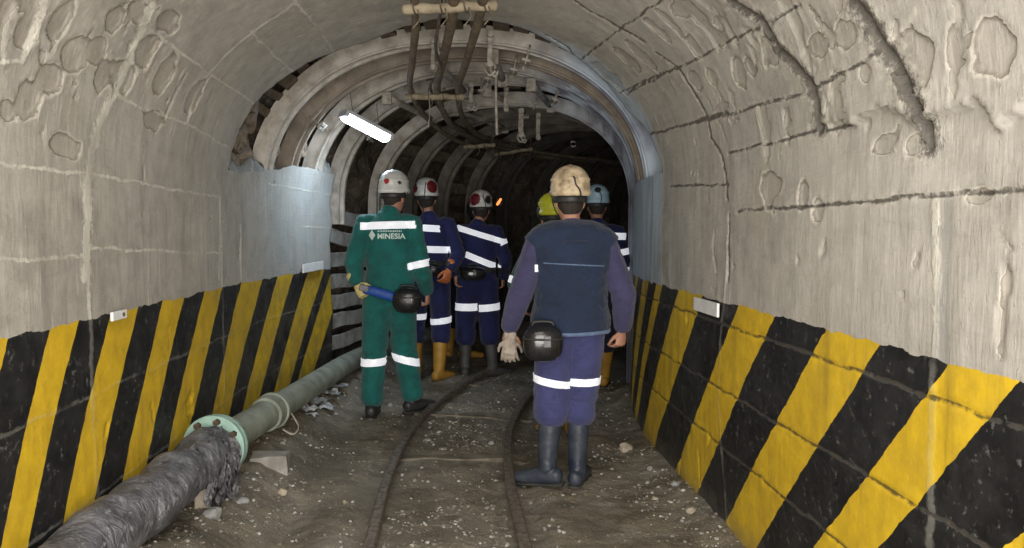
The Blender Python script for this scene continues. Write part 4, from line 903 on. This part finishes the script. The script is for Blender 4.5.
def helmet(parent, c, R, mat, s=1.0, opts=()):
    secs = [(-.030, 1.01, 1.01), (-.012, 1.05, 1.045), (-.006, 1.035, 1.03), (.0, .985, .985), (.020, .98, .98), (.045, .955, .96), (.051, .985, .985), (.058, .985, .985), (.063, .94, .945), (.085, .845, .86), (.105, .70, .72), (.120, .52, .54), (.130, .30, .32), (.134, .10, .10)]
    bm = bmesh.new(); n = 44; rings = []
    for z, a, b in secs:
        row = []
        for k in range(n):
            q = 2*math.pi*k/n; y = math.sin(q); brim = (.030 if y > 0 else .0)*max(0, y)**3*(1 if z < 0 else 0)
            rid = 1+.03*max(0, math.cos(2*q))**0*(.0)
            row.append(bm.verts.new(Vector(c)+R @ (Vector((.108*a*math.cos(q), .132*b*y+brim-.004, z+.038+(-.006 if y < -.3 and z < 0 else 0)))*s)))
        rings.append(row)
    for a, b in zip(rings, rings[1:]):
        for k in range(n): bm.faces.new((a[k], a[(k+1) % n], b[(k+1) % n], b[k]))
    bm.faces.new(rings[-1]); top = bmobj('helmet', bm, mat, parent, smooth=True); so = top.modifiers.new('s', 'SOLIDIFY'); so.thickness = .004; so.offset = -1
    W = lambda x, y, z: Vector(c)+R @ (Vector((x, y, z))*s)
    bm = bmesh.new(); pts = [W(0, -.135*math.cos(a), .040+.132*math.sin(a)) for a in np.linspace(.35, 2.8, 14)]; loft(bm, [(p, .010*s, .005*s) for p in pts], n=10, ref=R @ Vector((1, 0, 0))); bmobj('crown_ridge', bm, mat, top, smooth=True)
    bm = bmesh.new(); pts = [W(.088*math.cos(a), .098*math.sin(a)-.008, -.012) for a in np.linspace(math.pi*.93, math.pi*2.07, 14)]; loft(bm, [(p, .020*s, .005*s) for p in pts], n=8, ref=R @ Vector((0, 0, 1))); bmobj('suspension_band', bm, M_BLKM, top, smooth=True)
    for q in (-1, 1):
        tubeobj('chin_strap', [W(q*.098, .02, .02), W(q*.082, .04, -.05), W(q*.05, .055, -.10), W(0, .06, -.122)], .004, M_BLKM, top, n=5, sub=3)
    def patch(name, m, ctr, rad, off=.003):
        ctr = W(*ctr); b2 = bmesh.new(); b2.from_mesh(top.data); bmesh.ops.subdivide_edges(b2, edges=[e for e in b2.edges if ((e.verts[0].co+e.verts[1].co)/2-ctr).length < rad*1.8], cuts=3, use_grid_fill=True)
        bmesh.ops.delete(b2, geom=[f for f in b2.faces if (f.calc_center_median()-ctr).length > rad*s], context='FACES'); b2.normal_update()
        for v in b2.verts: v.co += v.normal*off
        m2 = bpy.data.meshes.new(name); b2.to_mesh(m2); b2.free(); link(name, m2, m, top)
    for o_ in opts:
        if o_[0] == 'patch': patch(o_[1], o_[2], o_[3], o_[4])
        if o_[0] == 'cable': tubeobj('lamp_cable', [W(*p) for p in o_[1]], .0045*s, M_BLKM, top, n=6, sub=5)
        if o_[0] == 'lamp':
            bm = bmesh.new(); bmesh.ops.create_cone(bm, cap_ends=True, segments=20, radius1=.028, radius2=.032, depth=.04, matrix=Matrix.Translation(W(0, .155, .075)) @ (R.to_4x4() @ Matrix.Rotation(-math.pi/2, 4, 'X'))); bmobj('cap_lamp', bm, M_BLKM, top, bevel=.003)
        if o_[0] == 'cup':
            bm = bmesh.new(); bmesh.ops.create_uvsphere(bm, u_segments=18, v_segments=12, radius=1, matrix=Matrix.Translation(W(*o_[1])) @ R.to_4x4() @ Matrix.Diagonal((.020*s, .040*s, .045*s, 1))); bmobj('ear_cup', bm, o_[2], top, smooth=True)
    return top
def person(label, loc, rz, sc, J_, look, group=None):
    J = dict(DEF); J.update(J_); vox = look.get('vox', .008)
    # body: one continuous surface
    bm = bmesh.new(); loft(bm, torso_secs(J, -.012), n=28); hd = Vector(J['head'])
    yaw, pit = look.get('yaw', 0), look.get('pitch', 0)
    loft(bm, [(Vector(J['neck'])+Vector((0, 0, -.06)), .062, .062), (Vector(J['neck']), .054, .056), (hd+Vector((0, -.012, -.05)), .052, .056)], n=18)
    Rh = head_tubes(bm, hd, 1.0, yaw, pit)
    for s in 'LR':
        loft(bm, arm_secs(J, s, .050, .040, .027), n=16); loft(bm, leg_secs(J, s, .078, .052, .038), n=18); foot_tubes(bm, J['an'+s], J['ft'+s], .93, -.006, J.get('pt'+s, 0))
        if not look.get('glove'+s): hand_tubes(bm, J['wr'+s], J['hd'+s], J['pn'+s], J['th'+s], J['curl'], look.get('hs', 1.0))
        else: loft(bm, [(Vector(J['wr'+s])-Vector(J['hd'+s]).normalized()*.05, .027, .024), (Vector(J['wr'+s])+Vector(J['hd'+s]).normalized()*.04, .028, .018)], n=12)
    me = remesh(bm, look.get('bvox', .0065), 3, 'person'); body = link('person', me, M_SKIN); body.location = loc; body.rotation_euler = (0, 0, rz); body.scale = (sc, sc, sc)
    tag(body, label, 'person', group)
    # face and hair
    for q in (-1, 1):
        bm = bmesh.new(); bmesh.ops.create_uvsphere(bm, u_segments=12, v_segments=8, radius=.011, matrix=Matrix.Translation(hd+Rh @ Vector((q*.031, .080, .008)))); bmobj('eye', bm, simple_eye, body, smooth=True)
    bm = bmesh.new(); c = hd
    loft(bm, [(c+Rh @ Vector((0, -.030, -.058)), .050, .048), (c+Rh @ Vector((0, -.024, -.02)), .071, .078), (c+Rh @ Vector((0, -.016, .03)), .0775, .092), (c+Rh @ Vector((0, -.010, .075)), .066, .086), (c+Rh @ Vector((0, -.008, .098)), .04, .055)], n=24); bmobj('hair', bm, M_HAIR, body, smooth=True)
    # coverall or shirt and trousers
    jn = [(J['elL'], .1), (J['elR'], .1), (J['knL'], .11), (J['knR'], .11), (J['pelvis'], .10), (J['shL'], .08), (J['shR'], .08), (J['waist'], .12)]
    a0, a1, a2 = look.get('arm', (.068, .058, .047)); l0, l1, l2 = look.get('leg', (.100, .080, .072)); hem = look.get('hem', .62); g = look.get('g', .016)
    top_, bot_ = look['top'], look['bottom']
    def mk(name, bm, mat, amp, seed):
        if name == 'shirt': amp = look.get('amptop', amp)
        me = remesh(bm, vox, 4, name); folds(me, amp, seed, jn); return link(name, me, mat, body), me
    amp = look.get('amp', .010)
    if top_ is bot_:
        bm = bmesh.new(); loft(bm, torso_secs(J, g), n=28); loft(bm, [(Vector(J['neck'])+Vector((0, -.002, -.045)), .075, .070), (Vector(J['neck'])+Vector((0, -.004, .012)), .064, .064)], n=20)
        for s in 'LR': loft(bm, arm_secs(J, s, a0, a1, a2), n=18); loft(bm, leg_secs(J, s, l0, l1, l2, hem), n=20)
        o, mt = mk('coverall', bm, top_, amp, look.get('seed', 3)); mtop = mbot = mt
    else:
        bm = bmesh.new(); loft(bm, torso_secs(J, g, 0, 4), n=28)
        for s in 'LR': loft(bm, leg_secs(J, s, l0, l1, l2, hem), n=20)
        o, mbot = mk('trousers', bm, bot_, amp, look.get('seed', 3))
        bm = bmesh.new(); loft(bm, torso_secs(J, g+.008, 1), n=28); loft(bm, [(Vector(J['neck'])+Vector((0, -.002, -.045)), .075, .070), (Vector(J['neck'])+Vector((0, -.004, .014)), .063, .063)], n=20)
        for s in 'LR': loft(bm, arm_secs(J, s, a0, a1, a2), n=18)
        o, mtop = mk('shirt', bm, top_, amp, look.get('seed', 3)+1)
    for b in look.get('bands', ()):
        k = dict(b); which = k.pop('m', 'top'); band(mtop if which == 'top' else mbot, 'reflective_band', M_REFL, body, **k)
    # boots
    for s in 'LR':
        bm = bmesh.new(); an, kn = Vector(J['an'+s]), Vector(J['kn'+s]); foot_tubes(bm, an, J['ft'+s], 1.08, .008, J.get('pt'+s, 0)); bt = look['boot_top']; br = look.get('boot_r', .058)
        loft(bm, [(an-Vector((0, 0, .01)), .048, .050), (tri(an, kn, bt*.35), br*.86, br*.9), (tri(an, kn, bt*.7), br, br*1.05), (tri(an, kn, bt), br*1.02, br*1.06)], n=20)
        m2 = remesh(bm, .007, 3, 'boot'); folds(m2, .005, 17+ord(s), ((J['an'+s], .08),)); bo = link('boot', m2, look['boot'], body)
        fd = Vector(J['ft'+s]).normalized(); side = fd.cross(Vector((0, 0, 1))).normalized(); R = Matrix.Rotation(J.get('pt'+s, 0), 3, side); f = R @ fd; up = side.cross(f).normalized()
        bm = bmesh.new(); b0 = an-up*.092; secs = []
        for x, wd in ((-.085, .028), (-.07, .040), (0, .042), (.07, .046), (.14, .052), (.19, .046), (.215, .026)): secs.append((b0+f*x*1.0, wd, .011))
        loft(bm, secs, n=14, ref=side, rnd=False); bmobj('sole', bm, M_SOLE, bo, smooth=True)
    # gloves
    for s in 'LR':
        gm = look.get('glove'+s)
        if gm:
            bm = bmesh.new(); hand_tubes(bm, J['wr'+s], J['hd'+s], J['pn'+s], J['th'+s], J['curl'], 1.12); d = Vector(J['hd'+s]).normalized(); w = Vector(J['wr'+s]); loft(bm, [(w-d*.07, .042, .040), (w-d*.01, .036, .030)], n=14)
            link('glove', remesh(bm, .005, 2, 'glove'), gm, body)
    helmet(body, hd+Rh @ Vector((0, -.004, .032)), Rh, look['hat'], look.get('hats', 1.0), look.get('hopts', ()))
    return body, J, mtop, mbot
simple_eye = simple('eye_white', (.6, .6, .58), (.5, .5, .48), .3)
def canister(name, body, c, r, rz=0, lab='', strap=None, sq=(1, .7, 1.05)):
    """rounded glossy pack that hangs on a belt"""
    M = Matrix.LocRotScale(body.location, body.rotation_euler, body.scale); p = M @ Vector(c)
    root = empty(name, p, rz); tag(root, lab, 'pack')
    bm = bmesh.new(); bmesh.ops.create_uvsphere(bm, u_segments=32, v_segments=20, radius=1)
    for v in bm.verts:
        x, y, z = v.co; k = 1/max(.001, (abs(x)**2.6+abs(y)**2.6+abs(z)**2.6)**(1/2.6)); v.co = Vector((x*k*r*sq[0], y*k*r*sq[1], z*k*r*sq[2]))
    bmobj('case', bm, M_BLK_, root, smooth=True)
    bm = bmesh.new(); loft(bm, [(Vector((r*sq[0]*1.02*math.cos(q)*.98, r*sq[1]*1.04*math.sin(q), .25*r)), .006, .006) for q in np.linspace(0, 2*math.pi, 28)], n=6, ref=Vector((0, 0, 1)), rnd=False); bmobj('rim', bm, M_BLKM, root, smooth=True)
    bm = bmesh.new(); box(bm, (.15*r, -r*sq[1]*.98, .15*r), (r*.34, .012, r*.55)); bmobj('latch', bm, M_BUCK, root, bevel=.003)
    tubeobj('loop', [(-.5*r, .1*r, r*.7), (-.45*r, .2*r, r*1.02), (.45*r, .2*r, r*1.02), (.5*r, .1*r, r*.7)], .009, M_BLKM, root, n=6, sub=5)
    return root
def belt(body, mesh, z, hw, mat, name='belt', d=(0, 0, 1), sel=None, o=None):
    return band(mesh, name, mat, body, o or (0, 0, z), d, hw, c=(0, 0, z), rad=.27, off=.009, sel=sel)
def gz(x, y): return fz(x, y)-.004
# --- main worker, beige helmet and blue vest
CPOS = (.590, 3.94)
b, J, mt, mb = person('worker in beige helmet and dark blue vest, nearest the camera, seen from behind', (CPOS[0], CPOS[1], gz(*CPOS)), 0, .953,
  dict(head=(-.005, .02, 1.60), shL=(-.185, -.01, 1.385), shR=(.185, -.01, 1.385), elL=(-.285, -.06, 1.10), elR=(.285, -.06, 1.09), wrL=(-.345, .02, .885), wrR=(.300, .03, .885),
       hipL=(-.085, 0, .89), hipR=(.085, 0, .89), knL=(-.105, -.01, .49), knR=(.060, .03, .49), anL=(-.130, -.05, .12), anR=(.045, .0, .10), ftL=(-.85, .50, 0), ftR=(.38, .92, 0), ptL=-.12,
       hdL=(.0, .10, -1), hdR=(-.12, .05, -1), pnL=(.5, .8, 0), pnR=(-.6, .8, 0), thL=(.8, .5, 0), thR=(-.9, .5, 0), curl=1.0),
  dict(top=M_SHIRT, bottom=M_TROU, hem=.24, amptop=.008, leg=(.112, .094, .086), arm=(.073, .066, .050), boot=M_BOOTK, boot_top=.78, boot_r=.063, hat=M_HTAN, hats=1.03, g=.022, seed=5, amp=.017, vox=.0075, bvox=.0055, gloveL=None,
       bands=[dict(m='bot', o=(-.1, 0, .605), d=(.18, 0, 1), hw=.021, c=(-.1, 0, .60), rad=.16, sel=lambda c: c.x < -.012),
              dict(m='bot', o=(.07, 0, .605), d=(.0, 0, 1), hw=.021, c=(.07, 0, .605), rad=.16, sel=lambda c: c.x >= -.008),
              dict(m='top', o=(-.20, 0, 1.24), d=(0, 0, 1), hw=.02, c=(-.2, -.06, 1.24), rad=.13, sel=lambda c: c.x > -.212 and c.y < 0 and c.x < -.19)],
       hopts=[('cable', [(.0, .02, .176), (.004, -.06, .155), (-.006, -.105, .11), (.002, -.140, .095), (.010, -.142, .06), (.028, -.145, .035), (.034, -.150, .005), (.030, -.12, -.04)]),
              ('lamp',)]))
def vest():
    bm = bmesh.new(); g = .044; S_ = torso_secs(J, g, 1, 9); S_[0] = (Vector((0, -.005, .965)), .208, .158); S_.insert(0, (Vector((0, -.01, .875)), .205, .160))
    S_ = [(c, a*k_, b_) for (c, a, b_), k_ in zip(S_, (1.06, 1.06, 1.06, 1.06, 1.08, 1.12, 1.14, 1.22, 1.2, 1.0))]; loft(bm, S_[:-1], n=36, rnd=False); loft(bm, [((-.203, -.01, 1.352), .092, .084), ((-.165, -.01, 1.392), .098, .084), ((-.09, -.012, 1.425), .108, .074), ((0, -.014, 1.43), .115, .070), ((.09, -.012, 1.425), .108, .074), ((.165, -.01, 1.392), .098, .084), ((.203, -.01, 1.352), .092, .084)], n=24, rnd=False, ref=Vector((0, 1, 0))); loft(bm, [(Vector(J['neck'])+Vector((0, 0, -.08)), .105, .085), (Vector(J['neck'])+Vector((0, -.004, -.010)), .076, .074)], n=20)
    me = remesh(bm, .0075, 5, 'vest')
    bm = bmesh.new(); bm.from_mesh(me)
    # armholes
    kill = [f for f in bm.faces if any(((f.calc_center_median()-Vector((sx*.222, 0, 1.30)))*Vector((1, 1, 1))).length < .0 for sx in (-1, 1))]
    bmesh.ops.bisect_plane(bm, geom=bm.verts[:]+bm.edges[:]+bm.faces[:], plane_co=(0, 0, .872), plane_no=(.03, 0, -1), clear_outer=True)
    bm.to_mesh(me); bm.free(); folds(me, .015, 23, [((0, 0, 1.0), .2), ((-.15, -.1, 1.2), .1), ((.15, -.1, 1.2), .1)])
    o = link('vest', me, M_VEST, b)
    band(me, 'vest_hem', M_HEM, o, (0, 0, .886), (-.04, 0, 1), .009, off=.004)
    band(me, 'vest_seam', M_HEM, o, (0, 0, 1.262), (.05, 0, 1), .0028, off=.002, sel=lambda c: c.y < -.05 and abs(c.x) < .165)
    band(me, 'collar', M_VEST, o, (0, 0, 1.49), (0, 0, 1), .022, off=.006)
vest()
canister('rescuer_pack', b, (-.175, -.205, .845), .102, 0, 'glossy black round pack hanging at the left hip of the worker in the blue vest', sq=(1.0, .62, .95))
canb = b
def held_gloves(body, c):
    M = Matrix.LocRotScale(body.location, body.rotation_euler, body.scale); p = M @ Vector(c); root = empty('work_gloves', p); tag(root, 'pale grey gloves held in the left hand of the blue vest worker', 'gloves')
    for k in range(2):
        bm = bmesh.new(); hand_tubes(bm, (.012*k, -.012-.016*k, .045), (.1-.3*k, -.1, -1), (.2, .8, 0), (1-2*k, 0, 0), .55, .95); link('glove', remesh(bm, .005, 2, 'glove'), M_GLG, root)
held_gloves(b, (-.345, .02, .795))
# --- green suit worker
def text_part(txt, size, loc, parent, mat, mesh, name):
    cu = bpy.data.curves.new(name, 'FONT'); cu.body = txt; cu.size = size; cu.extrude = .0008; cu.resolution_u = 3; cu.align_x = 'LEFT'; cu.offset = .0012
    o = bpy.data.objects.new('t', cu); COL.objects.link(o); dg = bpy.context.evaluated_depsgraph_get(); dg.update(); me = bpy.data.meshes.new_from_object(o.evaluated_get(dg)); bpy.data.objects.remove(o)
    return drape(me, loc, parent, mat, mesh, name)
def drape(me, loc, parent, mat, mesh, name):
    from mathutils.bvhtree import BVHTree
    bm = bmesh.new(); bm.from_mesh(me); bmesh.ops.subdivide_edges(bm, edges=[e for e in bm.edges if e.calc_length() > .012], cuts=2)
    src = bmesh.new(); src.from_mesh(mesh); bv = BVHTree.FromBMesh(src)
    for v in bm.verts:
        x, y, z = v.co; X, Z = loc[0]+x, loc[1]+y; h = bv.ray_cast(Vector((X, -1, Z)), Vector((0, 1, 0))); yy = h[0].y if h[0] is not None else -.12
        v.co = Vector((X, yy-.004-z, Z))
    src.free(); m = bpy.data.meshes.new(name); bm.to_mesh(m); bm.free(); return link(name, m, mat, parent, smooth=False)
M_PRINT = simple('pale_print', (.62, .74, .72), (.5, .62, .6), .6)
GP = (-.525, 5.50)
g1, JG, gt, gb = person('worker in green coverall and white helmet, walking beside the green pipe', (GP[0], GP[1], gz(*GP)), -.05, 1.01,
  dict(head=(.035, .03, 1.60), neck=(.005, -.005, 1.50), chest=(0, 0, 1.29), shL=(-.178, -.01, 1.422), shR=(.170, -.01, 1.422), elL=(-.245, -.10, 1.14), wrL=(-.215, -.16, .985), elR=(.235, -.02, 1.10), wrR=(.27, .11, .90),
       knL=(-.115, .0, .49), anL=(-.125, -.08, .09), knR=(.10, .06, .50), anR=(.165, .06, .10), ftL=(-.05, 1, 0), ftR=(.8, .8, 0), hdL=(.55, -.15, -.8), pnL=(.3, .9, 0), thL=(1, 0, .5), curl=1.15),
  dict(top=M_TEAL, bottom=M_TEAL, hem=.93, leg=(.108, .088, .080), arm=(.072, .064, .052), g=.022, boot=M_SHOE, boot_top=.30, boot_r=.05, hat=M_HWHITE, hats=1.02, seed=31, amp=.017, gloveL=M_GLY, yaw=-.35,
       bands=[dict(o=(0, 0, 1.40), d=(-.03, 0, 1), hw=.027, c=(0, 0, 1.38), rad=.22, sel=lambda c: c.y < .03),
              dict(o=(.235, -.02, 1.12), d=(.22, 0, -1), hw=.026, c=(.235, -.02, 1.12), rad=.11),
              dict(m='bot', o=(-.118, 0, .40), d=(-.05, 0, 1), hw=.027, c=(-.118, -.01, .40), rad=.12, sel=lambda c: c.x < .005),
              dict(m='bot', o=(.12, .05, .40), d=(.25, .1, 1), hw=.027, c=(.12, .05, .40), rad=.13, sel=lambda c: c.x >= .008)],
       hopts=[('patch', 'red_sticker', M_RED, (.012, -.140, .085), .022), ('cable', [(-.06, -.09, .14), (-.075, -.105, .06), (-.085, -.10, -.03), (-.082, -.11, -.16), (-.08, -.155, -.35), (-.07, -.14, -.55)]), ('patch', 'black_sticker', M_BLKM, (.085, -.08, .075), .014), ('lamp',)]))
text_part('MINESIA', .054, (-.068, 1.305), g1, M_PRINT, gt, 'back_print')
bm = bmesh.new(); x = 0
for wd in (.009, .006, .010, .007, .009, .005, .010, .008, .006, .010, .009, .007, .010, .006):
    vs = [bm.verts.new(q) for q in ((x, 0, 0), (x+wd, 0, 0), (x+wd, .010, 0), (x, .010, 0))]; bm.faces.new(vs); x += wd+.0045
me = bpy.data.meshes.new('e'); bm.to_mesh(me); bm.free(); drape(me, (-.064, 1.354), g1, M_PRINT, gt, 'small_print_line')
bm = bmesh.new(); vs = [bm.verts.new(p) for p in ((-.026, 0, 0), (0, -.038, 0), (.026, 0, 0), (0, .038, 0))]; bm.faces.new(vs); bmesh.ops.subdivide_edges(bm, edges=bm.edges[:], cuts=4, use_grid_fill=True); me = bpy.data.meshes.new('e'); bm.to_mesh(me); bm.free(); drape(me, (-.108, 1.330), g1, M_PRINT, gt, 'back_emblem')
bm = bmesh.new(); loft(bm, [((-.155, -.185, .945), .022, .032), ((-.09, -.18, .93), .026, .036), ((.0, -.175, .905), .026, .036), ((.06, -.17, .885), .024, .034)], n=16, ref=Vector((0, 1, 0)))
bmobj('blue_strap', bm, M_BLUEB, g1, smooth=True)
bm = bmesh.new(); box(bm, (-.155, -.19, .955), (.07, .045, .05), Matrix.Rotation(.3, 3, 'Y')); bmobj('strap_buckle', bm, M_BUCK, g1, bevel=.01)
canister('rescuer_pack', g1, (.150, -.170, .865), .100, 0, 'glossy black round pack hanging at the right hip of the green suit worker', sq=(1.05, .65, .95))
# --- navy worker with yellow boots
N1 = (-.29, 6.90)
n1, J1, m1, mb1 = person('worker in navy coverall with yellow boots and white helmet with red cups', (N1[0], N1[1], gz(*N1)), 0, 1.04,
  dict(head=(-.02, .02, 1.61), shL=(-.18, -.01, 1.395), elR=(.265, -.06, 1.13), wrR=(.185, -.16, 1.0), hdR=(-.3, -.2, -1), pnR=(-.5, .6, 0), thR=(-1, 0, 0), knR=(.11, .0, .50), anL=(-.12, -.03, .09), anR=(.09, -.06, .09), knL=(-.13, .03, .49), ftL=(-.1, 1, 0), ftR=(.6, .9, 0)),
  dict(top=M_NAVY, bottom=M_NAVY, hem=.34, leg=(.104, .086, .080), arm=(.072, .062, .052), g=.020, boot=M_BOOTY, boot_top=.74, boot_r=.066, hat=M_HWHITE, hats=1.0, seed=41, amp=.010, vox=.010, bvox=.008, gloveR=M_ORG,
       bands=[dict(o=(0, 0, 1.36), d=(.06, 0, 1), hw=.029, c=(0, 0, 1.36), rad=.21, sel=lambda c: c.y < .02 and c.x < .10), dict(o=(0, 0, 1.175), d=(.03, 0, 1), hw=.030, c=(0, 0, 1.17), rad=.22, sel=lambda c: c.y < .02),
              dict(m='bot', o=(-.12, 0, .57), d=(0, 0, 1), hw=.027, c=(-.12, 0, .57), rad=.14, sel=lambda c: c.x < -.01), dict(m='bot', o=(.11, 0, .535), d=(-.14, 0, 1), hw=.027, c=(.11, 0, .535), rad=.14, sel=lambda c: c.x >= 0)],
       hopts=[('cup', (-.098, -.01, .055), M_DRED), ('patch', 'red_sticker', M_DRED, (.060, -.110, .085), .058), ('patch', 'red_sticker', M_DRED, (-.095, -.06, .07), .04), ('cable', [(.0, -.05, .165), (-.004, -.135, .1), (-.01, -.14, .03), (-.02, -.12, -.08), (-.03, -.14, -.25)])]))
belt(n1, m1, 1.05, .022, M_BLKM)
canister('rescuer_pack', n1, (.03, -.165, 1.0), .075, 0, 'small black pack on the belt of the navy worker with yellow boots', sq=(1.1, .6, .8))
# --- navy worker with grey boots
N2 = (.17, 7.12)
n2, J2, m2_, mb2 = person('worker in navy coverall with grey boots and diagonal back band, walking in the middle', (N2[0], N2[1], gz(*N2)), -.10, 1.0,
  dict(head=(.03, .03, 1.595), elL=(-.26, -.05, 1.12), wrL=(-.20, -.13, .98), elR=(.27, -.03, 1.12), wrR=(.24, .10, .95), knL=(-.115, .0, .49), knR=(.11, .03, .49), anL=(-.12, -.04, .09), anR=(.15, -.01, .09), ftR=(.9, .7, 0)),
  dict(top=M_NAVY, bottom=M_NAVY, hem=.36, leg=(.115, .10, .092), arm=(.075, .064, .052), g=.024, boot=M_BOOTG, boot_top=.72, boot_r=.062, hat=M_HWHITE, hats=1.0, seed=51, amp=.011, vox=.010, bvox=.008,
       bands=[dict(o=(0, 0, 1.375), d=(.30, 0, 1), hw=.026, c=(.02, 0, 1.37), rad=.25, sel=lambda c: c.y < .03), dict(o=(.02, 0, 1.13), d=(.42, 0, 1), hw=.030, c=(.05, 0, 1.13), rad=.20, sel=lambda c: c.y < .03 and c.x > -.12), dict(o=(.26, 0, 1.30), d=(.5, 0, -1), hw=.022, c=(.25, 0, 1.27), rad=.09),
              dict(m='bot', o=(0, 0, .675), d=(0, 0, 1), hw=.036, c=(-.1, 0, .675), rad=.18, sel=lambda c: c.x < .0), dict(m='bot', o=(.1, 0, .67), d=(-.10, 0, 1), hw=.034, c=(.1, 0, .67), rad=.18, sel=lambda c: c.x >= .02)],
       hopts=[('cup', (-.098, -.01, .055), M_DRED), ('patch', 'dark_red_sticker', M_DRED, (-.055, -.115, .075), .060), ('patch', 'dark_sticker', M_BLKM, (.075, -.095, .07), .04), ('cable', [(.02, -.05, .165), (.03, -.135, .1), (.05, -.13, .03), (.05, -.12, -.08)])]))
belt(n2, m2_, 1.03, .025, M_BLKM)
canister('rescuer_pack', n2, (-.03, -.175, 1.0), .085, 0, 'black pack on the belt of the navy worker with grey boots', sq=(1.4, .6, .8))
# --- yellow helmet worker mostly behind the main worker
YP = (.69, 4.95)
y1, JY, my, mby = person('worker in dark green coverall and yellow helmet, hidden behind the blue vest worker', (YP[0]-.02, YP[1], gz(*YP)), .08, .915,
  dict(head=(-.055, .03, 1.60), shL=(-.21, -.01, 1.39), elL=(-.335, -.04, 1.13), wrL=(-.24, .12, 1.0), elR=(.22, .05, 1.12), wrR=(.12, .2, 1.05), anL=(-.06, .0, .09), knL=(-.06, .02, .49), ftL=(-.2, 1, 0), anR=(.10, .06, .09)),
  dict(top=M_DGRN, bottom=M_DGRN, hem=.40, boot=M_BOOTY, boot_top=.70, boot_r=.055, hat=M_HYEL, seed=61, vox=.010, bvox=.008,
       bands=[dict(o=(-.32, -.03, 1.16), d=(-.3, 0, -1), hw=.026, c=(-.32, -.03, 1.16), rad=.10)],
       hopts=[('cup', (-.098, -.01, .03), M_BLKM), ('patch', 'orange_sticker', M_ORG, (.07, -.11, .03), .03)]))
# --- right worker, pale blue helmet
R1 = (1.19, 6.45)
r1, JR, mr1, mbr = person('worker in navy jacket and pale blue helmet, walking ahead at the right wall', (R1[0], R1[1], gz(*R1)), -.12, .985,
  dict(head=(.0, .03, 1.61), elR=(.225, .0, 1.12), wrR=(.19, .06, .90), knL=(-.08, .05, .50), anL=(-.02, -.15, .20), ftL=(-.1, 1, 0), ptL=-.5, anR=(.08, .08, .10)),
  dict(top=M_NAVY, bottom=M_NAVY2, hem=.36, arm=(.075, .064, .052), g=.022, boot=M_BOOTY, boot_top=.72, boot_r=.066, hat=M_HBLUE, seed=71, vox=.010, bvox=.008,
       bands=[dict(o=(0, 0, 1.365), d=(.05, 0, 1), hw=.030, c=(0.02, 0, 1.36), rad=.23, sel=lambda c: c.y < .03), dict(o=(.24, 0, 1.22), d=(.2, 0, -1), hw=.028, c=(.235, 0, 1.22), rad=.09), dict(o=(0, 0, 1.05), d=(0, 0, 1), hw=.036, c=(0, 0, 1.05), rad=.5)],
       hopts=[('patch', 'black_sticker', M_BLKM, (.0, -.125, .12), .030), ('cable', [(-.03, -.02, .165), (.0, -.12, .12), (.03, -.135, .06), (.02, -.13, -.02), (.0, -.12, -.1)]), ('cup', (-.098, -.01, .03), M_BLKM)]))
# --- farthest worker, only yellow boots show behind the navy ones
B1 = (.06, 8.0)
b1, JB, mbb, mbb2 = person('worker in dark clothes and yellow boots, farthest away, hidden behind the navy workers', (B1[0], B1[1], gz(*B1)), -.3, .99,
  dict(head=(.12, .03, 1.55), neck=(.09, 0, 1.45), anL=(-.19, -.02, .09), knL=(-.15, 0, .49), anR=(.0, .0, .09), ftR=(.9, .5, 0)),
  dict(top=M_NAVY2, bottom=M_NAVY2, hem=.36, boot=M_BOOTY, boot_top=.74, boot_r=.064, hat=M_BLKM, seed=81, vox=.012, bvox=.009, hopts=[('lamp',)]))
# small orange signal light deep in the tunnel
def signal():
    p = P(499, 202, 8.7); r = empty('signal_lamp', p); tag(r, 'tiny glowing orange signal lamp in the dark, right of the middle navy worker', 'lamp')
    m, t, bb = nt('orange_glow'); bb.inputs['Base Color'].default_value = (.8, .2, .05, 1); bb.inputs['Emission Color'].default_value = (1, .22, .06, 1); bb.inputs['Emission Strength'].default_value = 2.2
    bm = bmesh.new(); loft(bm, [((-.022, 0, -.03), .013, .013), ((0, 0, .0), .015, .015), ((.022, 0, .035), .012, .012)], n=12); bmobj('lens', bm, m, r, smooth=True)
    bm = bmesh.new(); box(bm, (0, .03, 0), (.07, .03, .09)); bmobj('housing', bm, M_BLKM, r, bevel=.006)
    tubeobj('mounting_rod', [(0, .03, .04), (0, .04, .3), (0, .05, .66)], .008, M_BLKM, r, n=6, sub=2)
signal()
